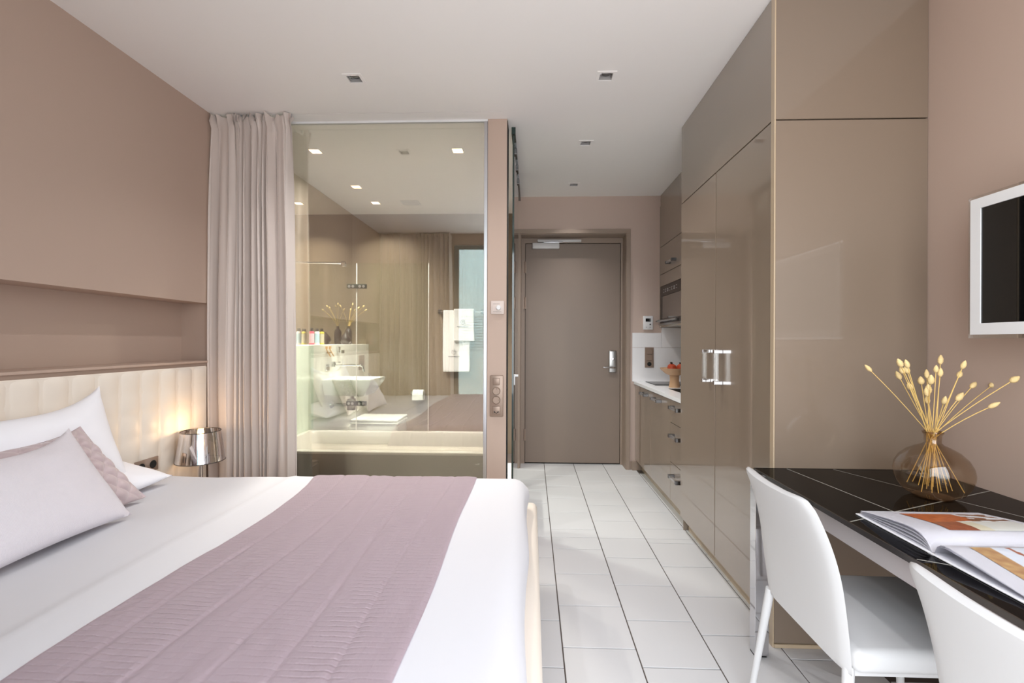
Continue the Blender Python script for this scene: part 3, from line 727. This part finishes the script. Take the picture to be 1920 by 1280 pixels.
# nightstand and lamp
ns = thing('nightstand', 'low beige nightstand between bed and curtain', 'nightstand', (-1.76, 2.50, 0))
fin('body', bx(-1.94, -1.60, 2.355, 2.655, .05, .32, bev=.004), M['nstand'], ns)
dr = fin('drawer', bx(-1.602, -1.590, 2.365, 2.645, .08, .30, bev=.002), M['nstand'], ns); fin('knob', cyl((-1.592, 2.5, .19), .01, .02, 'x', 14), M['chrome'], dr)
fin('plinth', bx(-1.92, -1.63, 2.375, 2.635, 0, .052), M['dark'], ns, 0)
lp = thing('table_lamp', 'small table lamp with a mirrored tapered shade, switched on', 'lamp', (-1.812, 2.49, .32))
LX, LY = -1.835, 2.49
fin('base', lathe([(0, .32), (.055, .32), (.055, .328), (.02, .336), (.018, .34), (.011, .50), (.009, .56), (0, .56)], 32, (LX, LY, 0)), M['chrome'], lp)
fin('shade', lathe([(.118, .548), (.097, .712)], 48, (LX, LY, 0)), M['shade'], lp)
rm = BM()
for r, z in ((.118, .548), (.097, .712)):
    tube([(LX+r*math.cos(a), LY+r*math.sin(a), z) for a in [2*PI*i/40 for i in range(41)]], .0022, 6, rm)
fin_split('shade_trim', rm, M['chrdk'], lp)
sp_ = BM()
for a in (0, 2*PI/3, 4*PI/3): tube([(LX, LY, .695), (LX+.096*math.cos(a), LY+.096*math.sin(a), .705)], .0015, 5, sp_)
fin_split('shade_ring', sp_, M['chrome'], lp)
fin('bulb', lathe([(0, .585), (.010, .59), (.014, .62), (.017, .645), (.012, .675), (.004, .70), (0, .703)], 20, (LX, LY, 0)), M['bulb'], lp)
fin('lamp_socket', cyl((LX, LY, .555), .012, .034, 'z', 16), M['wplastic'], lp)
l = bpy.data.lights.new('table_lamp_light', 'POINT'); l.energy = .5; l.color = (1, .66, .36); l.shadow_soft_size = .02
o = bpy.data.objects.new('table_lamp_light', l); C.objects.link(o); o.location = (LX, LY, .735)

# ------------------------------------------------------------------ tall cabinet
tcb = thing('tall_cabinet', 'floor-to-ceiling gloss beige cabinet with two tall doors and overhead door', 'cabinet', (1.26, 2.45, 0))
fin('carcass', bx(XC+.022, XR-.001, 1.893, 3.01, .087, H-.002), M['dark'], tcb, 0)
fin('side_panel', bx(XC+.02, XR-.001, 3.0102, 3.0145, .0, H-.002), M['lacq'], tcb, 0)
fin('plinth', bx(XC+.05, XR-.001, 1.893, 3.0, .0, .087), M['lacqe'], tcb, 0)
d1 = fin('door', bx(XC, XC+.02, 2.4575, 3.012, .089, 2.104, bev=.0012, seg=1), M['lacq'], tcb, 0)
d2 = fin('door', bx(XC, XC+.02, 1.896, 2.4505, .089, 2.104, bev=.0012, seg=1), M['lacq'], tcb, 0)
fin('overhead_door', bx(XC, XC+.02, 1.896, 3.012, 2.109, H-.002, bev=.0012, seg=1), M['lacq'], tcb, 0)
for dd, y in ((d1, 2.53), (d2, 2.37)):
    hn = fin('handle', bx(XC-.040, XC-.018, y-.011, y+.011, 1.008, 1.168, bev=.002), M['acryl'], dd, 0)
    dd2 = BM()
    for z in (1.0, 1.158): box(dd2, XC-.042, XC, y-.013, y+.013, z, z+.018, bev=.002)
    fin_split('handle_mount', dd2, M['chrome'], dd, 0)
e1 = thing('end_panel', 'gloss beige end wall panels of the tall cabinet above the table', 'panel', (1.26, 1.88, 0))
fin('lower_panel', bx(XC+.004, XR-.001, 1.868, 1.891, .016, 2.100, bev=.0015, seg=1), M['lacq2'], e1, 0)
fin('upper_panel', bx(XC+.004, XR-.001, 1.868, 1.891, 2.105, H-.002, bev=.0015, seg=1), M['lacq2'], e1, 0)
fin('edge_strip', bx(XC-.002, XC+.004, 1.866, 1.893, .0, H-.002, bev=.001, seg=1), M['lacqe'], e1, 0)
fin('base_strip', bx(XC+.004, XR-.001, 1.862, 1.890, .0, .015, bev=.002, seg=1), M['lacqe'], e1, 0)

# ------------------------------------------------------------------ kitchen
kb = thing('base_cabinet', 'low gloss beige kitchen base unit with doors and drawers', 'cabinet', (1.26, 3.7, 0))
fin('carcass', bx(XK+.022, XR-.001, 3.016, YF-.001, .085, .812), M['dark'], kb, 0)
fin('plinth', bx(XK+.06, XR-.001, 3.016, YF-.001, 0, .085), M['lacqe'], kb, 0)
fin('filler', bx(XK-.03, XK+.06, 4.385, YF-.0005, 0, .082, bev=.002), M['frame'], kb, 0)
def pull(y0, y1, z, dd, xf):
    hn = fin('handle', bx(xf-.040, xf-.022, y0, y1, z-.009, z+.009, bev=.0015), M['acryl'], dd, 0)
    m_ = BM()
    for y in (y0-.003, y1-.019): box(m_, xf-.042, xf, y, y+.022, z-.012, z+.012, bev=.0015)
    fin_split('handle_mount', m_, M['chrdk'], dd, 0)
da = fin('door', bx(XK, XK+.02, 3.846, 4.40, .10, .808, bev=.0012, seg=1), M['lacq'], kb, 0); pull(3.92, 4.08, .765, da, XK)
db = fin('door', bx(XK, XK+.02, 3.298, 3.843, .10, .808, bev=.0012, seg=1), M['lacq'], kb, 0); pull(3.52, 3.70, .765, db, XK)
for z0, z1, zh in ((.650, .808, .765), (.371, .646, .570), (.10, .367, .291)):
    dr = fin('drawer', bx(XK, XK+.02, 3.018, 3.294, z0, z1, bev=.0012, seg=1), M['lacq'], kb, 0); pull(3.045, 3.215, zh, dr, XK)
ct = thing('countertop', 'white stone kitchen countertop', 'countertop', (1.26, 3.7, .815))
cb_ = holes_plate(XK-.012, XR-.001, 3.016, YF-.001, .815, .84, [(1.10, 1.50, 3.33, 3.76)])
fin('slab', cb_, M['quartz'], ct, 0)
skb = thing('kitchen_sink', 'small steel sink set into the white countertop', 'sink', (1.3, 3.55, .70))
b = BM()
for s in ((1.10, 1.106, 3.33, 3.76), (1.494, 1.50, 3.33, 3.76), (1.106, 1.494, 3.33, 3.336), (1.106, 1.494, 3.754, 3.76)): box(b, *s, .70, .839)
box(b, 1.106, 1.494, 3.336, 3.754, .70, .706); fin('basin', b, M['steel'], skb, 0); fin('drain', cyl((1.3, 3.545, .706), .03, .004, 'z', 24), M['chrdk'], skb)
hob = thing('cooktop', 'flat glass cooktop at the far end of the countertop', 'cooktop', (1.3, 4.2, .84))
fin('glass_top', bx(1.07, 1.52, 4.02, 4.36, .8402, .846, bev=.001), M['black'], hob, 0)
b = BM()
for y in (4.11, 4.27): lathe([(.062, 0), (.065, 0), (.065, .0004), (.062, .0004), (.062, 0)], 36, (1.3, y, .8462), b)
fin_split('burner_ring', b, M['inlay'], hob)
bs = thing('backsplash', 'white panelled backsplash on the far wall of the kitchen', 'backsplash', (1.26, YF, .84))
for a in ((.957, 1.559, .8402, 1.161), (.957, 1.231, 1.163, 1.302), (1.233, 1.559, 1.163, 1.352)):
    fin('panel', bx(a[0], a[1], YF-.012, YF-.0005, a[2], a[3], bev=.001, seg=1), M['splash'], bs, 0)
sw = thing('outlet_plate', 'taupe three-gang outlet plate on the white kitchen backsplash', 'outlet', (1.115, YF-.012, .97))
fin('plate', bx(1.073, 1.157, YF-.020, YF-.0122, .972, 1.165, bev=.003), M['taupep'], sw, 0)
b = bx(1.088, 1.142, YF-.024, YF-.02, 1.098, 1.152, bev=.003); box(b, 1.088, 1.142, YF-.024, YF-.02, 1.04, 1.094, bev=.003); fin_split('rocker', b, M['taupep'], sw, 0)
fin('socket', cyl((1.115, YF-.0225, 1.006), .02, .003, 'y', 20), M['rubber'], sw)
ic = thing('intercom_panel', 'small white intercom panel with a dark display on the taupe wall', 'intercom', (1.10, YF-.01, 1.33))
fin('case', bx(1.057, 1.148, YF-.022, YF-.0005, 1.332, 1.462, bev=.004), M['wplastic'], ic)
fin('display', bx(1.078, 1.126, YF-.0235, YF-.0221, 1.408, 1.438), M['screen'], ic, 0)
fin('lens', cyl((1.121, YF-.0245, 1.382), .0065, .004, 'y', 14), M['rubber'], ic)
b = BM()
for x in (1.085, 1.121): box(b, x-.006, x+.006, YF-.0232, YF-.0221, 1.352, 1.358)
fin_split('button', b, M['steel'], ic, 0)
ku = thing('wall_cabinet', 'gloss beige kitchen wall cabinet above the microwave', 'cabinet', (1.38, 3.7, 1.36))
fin('carcass', bx(XU+.022, XR-.001, 3.016, YF-.001, 1.745, H-.002), M['dark'], ku, 0)
fin('side_panel', bx(XU, XR-.001, YF-.018, YF-.0005, 1.356, 2.5), M['lacq'], ku, 0)
fin('bottom_panel', bx(XU+.003, XR-.001, 3.016, YF-.019, 1.356, 1.384), M['lacqe'], ku, 0)
fin('overhead_door', bx(XU, XU+.02, 3.018, YF-.019, 2.110, H-.002, bev=.0012, seg=1), M['lacq'], ku, 0)
dd = fin('flap_door', bx(XU, XU+.02, 3.73, YF-.019, 1.850, 2.106, bev=.0012, seg=1), M['lacq'], ku, 0); pull(3.92, 4.10, 1.915, dd, XU)
fin('flap_door', bx(XU, XU+.02, 3.018, 3.726, 1.388, 2.106, bev=.0012, seg=1), M['lacq'], ku, 0)
fin('filler', bx(XU, XU+.02, 3.73, YF-.019, 1.736, 1.846, bev=.0012, seg=1), M['lacq'], ku, 0)
mw = thing('microwave', 'built-in dark steel microwave with a bar handle', 'microwave', (1.38, 4.05, 1.388))
fin('body', bx(XU+.012, XR-.002, 3.735, 4.395, 1.389, 1.732), M['mw'], mw, 0)
fin('front_frame', holes_plate(3.735, 4.395, 1.389, 1.732, 0, .012, [(3.79, 4.35, 1.43, 1.64)]), M['mw'], mw, 0)
fo = mw.children[-1]
fo.data.transform(Matrix.Translation(W[mw.name])); fo.data.transform(Matrix(((0, 0, 1, XU), (1, 0, 0, 0), (0, 1, 0, 0), (0, 0, 0, 1)))); fo.data.transform(Matrix.Translation(-W[mw.name]))
fin('door_glass', bx(XU+.004, XU+.011, 3.792, 4.348, 1.432, 1.638), M['mwg'], mw, 0)
b = BM()
random.seed(3)
for i in range(7):
    y = 4.30-i*.062
    for q in ((0, .030, .0, .003), (0, .030, .024, .027), (0, .004, .003, .024), (.026, .030, .003, .024))[:2+(i % 3)]: box(b, XU-.001, XU, y-q[1], y-q[0], 1.672+q[2], 1.672+q[3])
fin('control_mark', b, M['wplastic'], mw, 0)
hb2 = tube([(XU-.042, 3.80, 1.408), (XU-.042, 4.37, 1.408)], .008, 12); fin('bar_handle', hb2, M['steel'], mw)
b = bx(XU-.048, XU, 3.86, 3.885, 1.396, 1.42, bev=.002); box(b, XU-.048, XU, 4.30, 4.325, 1.396, 1.42, bev=.002); fin_split('handle_mount', b, M['steel'], mw)
fin('vent_lip', bx(XU-.018, XU+.01, 3.74, 4.395, 1.372, 1.388, bev=.003), M['steel'], mw)
bw = thing('fruit_bowl', 'footed wooden bowl on the kitchen countertop', 'bowl', (1.165, 3.60, .84))
BX, BY = 1.185, 3.86
bw.location = (BX, BY, .84); W[bw.name] = Vector((BX, BY, .84))
fin('bowl', lathe([(0, .935), (.03, .935), (.075, .955), (.108, .985), (.118, 1.0), (.113, 1.0), (.10, .985), (.07, .965), (0, .95)], 40, (BX, BY, 0)), M['wood'], bw)
fin('foot', lathe([(0, .84), (.045, .84), (.043, .85), (.036, .90), (.038, .937), (0, .937)], 32, (BX, BY, 0)), M['wood'], bw)
for k, (dx, dy, lb) in enumerate(((-.028, -.03, 'red-orange pomegranate in the wooden bowl, left one'), (.05, -.005, 'red-orange pomegranate in the wooden bowl, half hidden by the cabinet'), (-.01, .045, 'red-orange pomegranate at the back of the wooden bowl'))):
    o = thing('pomegranate', lb, 'fruit', (BX+dx, BY+dy, .962), 'pomegranates in the bowl')
    fin('fruit', lathe([(0, 0), (.018, .003), (.032, .018), (.036, .036), (.030, .056), (.014, .067), (0, .068)], 28, (BX+dx, BY+dy, .966)), M['pom'], o)
    fin('calyx', lathe([(.006, 0), (.009, .014), (.012, .016), (.007, .014), (.004, .004), (.006, 0)], 10, (BX+dx-.004, BY+dy, 1.031)), M['bblack'], o)

# ------------------------------------------------------------------ wall controls on the pillar
th_ = thing('thermostat', 'square grey thermostat with a dial on the taupe pillar', 'thermostat', (-.213, 2.86, 1.385))
fin('case', bx(-.256, -.172, 2.850, 2.8645, 1.384, 1.468, bev=.006, seg=2), M['thermo'], th_)
fin('face', bx(-.246, -.182, 2.8475, 2.851, 1.394, 1.458, bev=.002), M['thermo'], th_)
fin('dial', lathe([(0, -.018), (.0125, -.018), (.015, -.014), (.015, 0), (0, 0)], 28, (-.206, 2.8475, 1.424), None, 'y'), M['wplastic'], th_)
b = BM()
for i in range(7): box(b, -.240+i*.006, -.2365+i*.006, 2.8470, 2.8475, 1.446, 1.449)
for i in range(8): box(b, -.240+i*.0065, -.236+i*.0065, 2.8470, 2.8475, 1.399, 1.4015)
fin('lettering', b, M['thermod'], th_, 0)
sp = thing('switch_panel', 'tall taupe panel with two round dimmers and an outlet on the pillar', 'switch', (-.218, 2.86, .745))
fin('plate', bx(-.259, -.176, 2.851, 2.8645, .747, 1.004, bev=.005), M['taupep'], sp)
fin('rocker', bx(-.240, -.197, 2.846, 2.852, .944, .987, bev=.004), M['taupep'], sp)
for z in (.907, .851): 
    k = fin('dimmer_knob', lathe([(0, -.016), (.021, -.016), (.024, -.012), (.025, 0), (0, 0)], 32, (-.218, 2.851, z), None, 'y'), M['taupep'], sp)
    fin('pointer', cyl((-.215 if z > .9 else -.204, 2.834, z+(.014 if z > .9 else .002)), .0022, .003, 'y', 10), M['rubber'], k)
sc_ = fin('socket', bx(-.242, -.195, 2.846, 2.852, .762, .812, bev=.003), M['taupep'], sp)
b = BM()
for x in (-.230, -.207): cyl((x, 2.8445, .778), .004, .003, 'y', 10, b)
for x in (-.226, -.218, -.210): cyl((x, 2.8445, .770 if x == -.218 else .774), .003, .003, 'y', 8, b)
fin_split('socket_hole', b, M['rubber'], sc_)

# ------------------------------------------------------------------ television
tv = thing('television', 'flat television with a white frame on the right-hand wall', 'television', (1.45, 1.17, 1.23))
TX = 1.43
def xplate(y0, y1, z0, z1, x0, x1, hole):
    b = BM(); hy0, hy1, hz0, hz1 = hole
    for s in ((y0, y1, z0, hz0), (y0, y1, hz1, z1), (y0, hy0, hz0, hz1), (hy1, y1, hz0, hz1)): box(b, x0, x1, s[0], s[1], s[2], s[3])
    return b
fin('bezel', xplate(.76, 1.552, 1.243, 1.680, TX, TX+.012, (.793, 1.519, 1.279, 1.647)), M['wplastic'], tv, 0)
fin('screen', bx(TX+.004, TX+.012, .793, 1.519, 1.279, 1.647), M['screen'], tv, 0)
fin('clear_rim', xplate(.752, 1.561, 1.231, 1.689, TX+.003, TX+.010, (.76, 1.552, 1.243, 1.680)), M['acryl'], tv, 0)
fin('back', bx(TX+.012, TX+.055, .80, 1.51, 1.27, 1.65, bev=.008), M['wplastic'], tv)
fin('wall_bracket', bx(TX+.054, XR, 1.05, 1.30, 1.35, 1.57, bev=.003), M['rubber'], tv)

# ------------------------------------------------------------------ table
tbx = thing('dining_table', 'black glass-topped table with chrome legs against the cabinet end', 'table', (1.22, 1.1, 0))
TY0, TY1, TX0, TX1, TZ = .15, 1.862, .888, 1.556, .715
tt_ = fin('glass_top', bx(TX0, TX1, TY0, TY1, TZ-.012, TZ, bev=.0015), M['black'], tbx, 0)
b = bx(TX0-.004, TX0, TY0, TY1, TZ-.014, TZ+.0008); box(b, TX0, TX1, TY1, TY1+.004, TZ-.014, TZ+.0008); fin('top_edging', b, M['chrdk'], tbx, 0)
b = BM()
def strip(p, q, wd=.0045):
    p, q = Vector(p), Vector(q); d = (q-p).normalized(); n = Vector((-d.y, d.x))*wd/2
    vs = [b.verts.new((*(c+s*n), TZ+.0003)) for c, s in ((p, 1), (q, 1), (q, -1), (p, -1))]; b.faces.new(vs)
for s in (((1.012, 1.858), (1.075, 1.395)), ((1.192, 1.858), (1.342, 1.524)), ((.892, 1.317), (1.552, 1.612)), ((1.346, 1.52), (1.552, 1.10)), ((.892, 1.095), (1.45, .82)), ((1.10, 1.40), (1.30, .30))): strip(*s)
fin_split('inlay_line', b, M['inlay'], tbx, 0)
b = bx(.925, .945, TY0+.05, TY1-.01, .655-.03, .703); box(b, 1.50, 1.52, TY0+.05, TY1-.01, .645, .703); box(b, .945, 1.50, TY0+.05, TY0+.07, .645, .703); box(b, .945, 1.50, TY1-.03, TY1-.01, .645, .703)
fin('apron', b, M['apron'], tbx, 0)
for x in (.862, ):
    for y in (1.812, ):
        pass
for x, y in ((.866, 1.805), (.866, .17), (1.50, 1.805), (1.50, .17)):
    if x < 1: lg = bx(x, x+.052, y, y+.045, .006, .703, bev=.001, seg=1)
    else: lg = bx(x, x+.045, y, y+.045, .006, .645, bev=.001, seg=1)
    L = fin('leg', lg, M['chrome'], tbx, 0); fin('foot_pad', bx(x+.001, x+.044, y+.001, y+.044, 0, .006), M['rubber'], L, 0)

# ------------------------------------------------------------------ chairs
def back_pt(u, v, off):
    """u 0..1 near->far along Y, v 0..1 bottom->top"""
    z = .39+.40*v
    yn = 1.165+(1.249-1.165)*v**1.5; yf = 1.560+.055*math.sin(min(1, v*1.2)*PI/2)+.012*v
    if v > .93:                                   # rounded upper corners
        c = (v-.93)/.07; ins = .035*(1-math.sqrt(max(0, 1-c*c))); yn += ins; yf -= ins*.8
    y = yn+(yf-yn)*u
    xc = .795-.006*v-.045*max(0, (v-.45)/.55)**2
    bulge = -.014*(1-(2*u-1)**2)*v
    z -= .006*(1-(2*u-1)**2)*v
    return Vector((xc+bulge+off, y, z))
def make_chair():
    t = thing('dining_chair', 'white leather chair drawn up to the far end of the table', 'chair', (.98, 1.36, 0), 'white leather chairs')
    b = BM(); NU, NV = 24, 30; rows = []
    loopn = []
    def sec(v):
        pts = []
        T = .014
        for i in range(NU+1):
            u = i/NU; e = math.sqrt(max(0, 1-(2*u-1)**6)); pts.append(back_pt(u, v, -T*e))
        for i in range(NU, -1, -1):
            u = i/NU; e = math.sqrt(max(0, 1-(2*u-1)**6)); pts.append(back_pt(u, v, T*e))
        return pts
    vs = [0, .01]+[.01+.97*i/NV for i in range(1, NV+1)]+[.99, 1.0]
    for k, v in enumerate(vs):
        p = sec(v)
        if k in (0, len(vs)-1):
            c = sum(p, Vector())/len(p); half = len(p)//2
            p = [Vector((q.x*.35+p[len(p)-1-i].x*.65 if False else (q.x+p[len(p)-1-i].x)/2+(q.x-p[len(p)-1-i].x)*.2, q.y, q.z)) for i, q in enumerate(p)]
        rows.append([b.verts.new(q) for q in p])
    n = len(rows[0])
    for a, c in zip(rows[:-1], rows[1:]):
        for i in range(n): b.faces.new((a[i], a[(i+1) % n], c[(i+1) % n], c[i]))
    b.faces.new(rows[0]); b.faces.new(rows[-1][::-1])
    bmesh.ops.remove_doubles(b, verts=b.verts, dist=2e-4)
    fin('backrest', b, M['lwhite'], t, 60)
    def sd_(p, n_): return p+Vector((0, 0, .010*math.exp(-((p.x-1.0)/.2)**2-((p.y-1.36)/.16)**2)*max(0, n_.z)))
    fin('seat', rbox(.795, 1.215, 1.150, 1.545, .40, .458, .022, (10, 10, 1), sd_), M['lwhite'], t, 60)
    fin('seat_frame', bx(.80, 1.19, 1.175, 1.53, .385, .402), M['lwhite'], t, 0)
    for (a, bb) in (((.790, 1.545, .405), (.742, 1.585, 0)), ((.800, 1.186, .405), (.752, 1.130, 0)), ((1.175, 1.515, .40), (1.20, 1.53, 0)), ((1.175, 1.185, .40), (1.20, 1.165, 0))):
        a, bb = Vector(a), Vector(bb); fin('leg', tube([bb, bb.lerp(a, .5), a], [.0095, .0115, .014], 14), M['lwhite'], t)
    return t
ch = make_chair()
def dup(root, loc, label):
    r = root.copy(); C.objects.link(r); r.location = loc; r['label'] = label
    for c in list(root.children):
        k = c.copy(); C.objects.link(k); k.parent = r
    return r
dup(ch, (.98, 1.36-.684, 0), 'white leather chair cut off by the bottom right corner')

# ------------------------------------------------------------------ vase with dried stalks
VX, VY = 1.308, 1.545
vs_ = thing('glass_vase', 'squat smoked amber glass vase on the black table', 'vase', (VX, VY, TZ))
prof = [(0, .003), (.03, .002), (.056, .004), (.078, .017), (.094, .042), (.102, .068), (.103, .084), (.099, .105), (.087, .128), (.067, .148), (.043, .162), (.028, .169), (.0215, .176), (.0225, .190), (.0235, .200), (.0275, .206), (.0275, .210), (.024, .211)]
fin('body', lathe(prof, 56, (VX, VY, TZ+.0012)), M['amber'], vs_, 80)
fin('base_disc', lathe([(0, 0), (.05, 0), (.052, .003), (.04, .0045), (0, .006)], 40, (VX, VY, TZ+.0009)), M['amber'], vs_)
b = tube([(VX+.0258*math.cos(a), VY+.0258*math.sin(a), TZ+.2105) for a in [2*PI*i/32 for i in range(33)]], .0028, 8); fin('lip', b, M['amber'], vs_)
tips = [(1.141, 1.150), (1.160, 1.129), (1.191, 1.133), (1.200, 1.146), (1.237, 1.094), (1.269, 1.128), (1.296, 1.132), (1.283, 1.108), (1.335, 1.145), (1.380, 1.158), (1.362, 1.112), (1.436, 1.116), (1.465, 1.103), (1.463, 1.082), (1.544, 1.086), (1.395, 1.040), (1.402, 1.019), (1.254, 1.054), (1.271, 1.075), (1.304, 1.092), (1.290, 1.062), (1.322, 1.030), (1.262, 1.030), (1.315, 1.118)]
rnd = random.Random(21)
for k, (tx, tz) in enumerate(tips):
    dy = rnd.uniform(-.11, .10); tx2 = VX+(tx-VX)*(1+dy/1.55); tz2 = 1.215+(tz-1.215)*(1+dy/1.55)
    nx, ny = VX+rnd.uniform(-.013, .013), VY+rnd.uniform(-.013, .013)
    neck = Vector((nx, ny, TZ+.19)); tip = Vector((tx2, VY+dy, tz2-.012))
    d = (neck-tip); side = (neck-tip).normalized()
    # the stem goes on below the neck, fanning out over the vase floor
    bx_, by_ = VX-(tx2-VX)*.42+rnd.uniform(-.02, .02), VY-dy*.5+rnd.uniform(-.02, .02)
    bl = Vector((max(VX-.055, min(VX+.055, bx_)), max(VY-.05, min(VY+.05, by_)), TZ+.022+rnd.uniform(0, .02)))
    o = thing('dried_stalk', {0: 'dried stalk leaning furthest left out of the amber glass vase', 14: 'dried stalk reaching furthest right out of the amber glass vase'}.get(k, 'dried straw-coloured stalk in the middle of the bunch in the amber glass vase'), 'dried stalk', bl, 'dried stalks in the glass vase')
    c1 = neck.lerp(tip, .45)+Vector((0, 0, .012*(1 if abs(tx-VX) > .06 else 0)))
    pts = [bl, bl.lerp(neck, .5), neck]+[neck*(1-t)**2+c1*2*t*(1-t)+tip*t*t for t in (.2, .4, .6, .8, 1)]
    fin('stem', tube(pts, .00125, 5), M['straw'], o)
    dirn = (pts[-1]-pts[-2]).normalized(); up = dirn.to_track_quat('Z', 'Y').to_matrix(); hl = rnd.uniform(.026, .038); hr = rnd.uniform(.0066, .0092); p3 = rnd.uniform(0, 6)
    def f(u, v, tip=tip, up=up, hl=hl, hr=hr, p3=p3):
        a = u*2*PI; rr = hr*math.sin(PI*v**.8)**.75 if 0 < v < 1 else 0
        rr *= 1+.12*math.sin(a*4+v*26+p3)
        return tip+up@Vector((rr*math.cos(a), rr*math.sin(a), v*hl-.002))
    b = grid(16, 12, f, None, True); bmesh.ops.remove_doubles(b, verts=b.verts, dist=1e-6); fin('seed_head', b, M['seed'], o, 60)

# ------------------------------------------------------------------ open book
bk = thing('open_book', 'open picture book lying on the black table near the vase', 'book', (1.1, 1.13, TZ))
SX0, SX1, SY = .945, 1.285, 1.122
b = bx(SX0, SX1, SY+.008, SY+.252, TZ+.0005, TZ+.0035, bev=.0008, seg=1); box(b, SX0, SX1, SY-.252, SY-.008, TZ+.0005, TZ+.0035, bev=.0008, seg=1); box(b, SX0, SX1, SY-.0085, SY+.0085, TZ+.0003, TZ+.0028)
fin('cover', b, M['cover'], bk, 0)
def page_z(d, h, side):
    if side > 0: return h*(1-math.exp(-d/.022))*(1-.78*(d/.245)**1.3)
    return h*(1-math.exp(-d/.012))*(1-.90*(d/.245)**.9)
def page(side, h, wd, m, x0, x1, lift=0., d0=0., name='page', th=.0008):
    def f(u, v):
        d = d0+(wd-d0)*u
        return Vector((x0+(x1-x0)*v, SY+side*(.002+d), TZ+.004+page_z(d, h, side)+lift))
    b = grid(26, 4, f); bmesh.ops.solidify(b, geom=list(b.faces), thickness=th)
    return fin(name, b, m, bk, 60)
for side, hs in ((1, (.002, .009, .020, .031, .0405, .0425, .044)), (-1, (.002, .030, .0345, .037))):
    for i, h in enumerate(hs):
        page(side, h, .243-.001*i, M['paper'], SX0+.006, SX1-.006)
def mix(a, b, t): return tuple(a[i]*(1-t)+b[i]*t for i in range(3))
def pic_far(u, v):        # u away from the spine, v along the spine (0 = bottom of the page)
    n = noise.noise(Vector((u*9, v*30, 1)))*.5+.5
    if v < .62 and u > .35+.25*v: c = mix((150, 70, 34), (206, 116, 66), n)
    elif v < .34: c = mix((120, 62, 40), (160, 90, 60), n)
    elif .34 <= v < .5 and u < .4: c = (206, 200, 176)
    elif u > .45: c = (222, 226, 230) if noise.noise(Vector((u*6, v*6, 4))) > -.1 else (130, 84, 54)
    else: c = (208, 210, 204)
    if abs(u-.55) < .05 and v > .55: c = (110, 70, 44)
    return c
def pic_near(u, v):
    n = noise.noise(Vector((u*7, v*25, 8)))*.5+.5; m_ = noise.noise(Vector((u*14, v*14, 3)))*.5+.5
    if v < .16 and u < .75: return mix((142, 96, 70), (196, 170, 118), m_)
    if u > .42+.10*math.sin(v*5) and v > .46:
        g = abs((u*6) % 1-.5) < .04 or abs((v*8) % 1-.5) < .035
        return (160, 90, 40) if g else mix((212, 122, 58), (238, 172, 110), n)
    if (u-.66)**2/.02+(v-.26)**2/.008 < 1: return mix((206, 200, 180), (150, 140, 110), m_)
    if .16 <= v < .44:
        if abs(v-.30-.12*u) < .018: return (150, 92, 70)
        return mix((190, 198, 210), (214, 216, 222), m_)
    if abs(u-.22) < .018 and .55 < v < .78: return (168, 92, 60)
    return mix((232, 232, 235), (208, 208, 212), m_)
def printed(side, h, d0, d1, x0, x1, fn, name='printed_picture'):
    nu, nv = 60, 70
    def f(u, v):
        d = d0+(d1-d0)*u
        return Vector((x0+(x1-x0)*v, SY+side*(.002+d), TZ+.0052+page_z(d, h, side)))
    b = grid(nu, nv, f); o = fin(name, b, M['prnt'], bk, 60); me = o.data
    at = me.color_attributes.new('print', 'FLOAT_COLOR', 'POINT')
    for i in range(nu+1):
        for j in range(nv+1):
            at.data[i*(nv+1)+j].color = (*s2l(fn(i/nu, j/nv)), 1)
printed(1, .044, .045, .20, 1.03, 1.255, pic_far)
printed(-1, .037, .035, .236, 1.0, 1.275, pic_near)
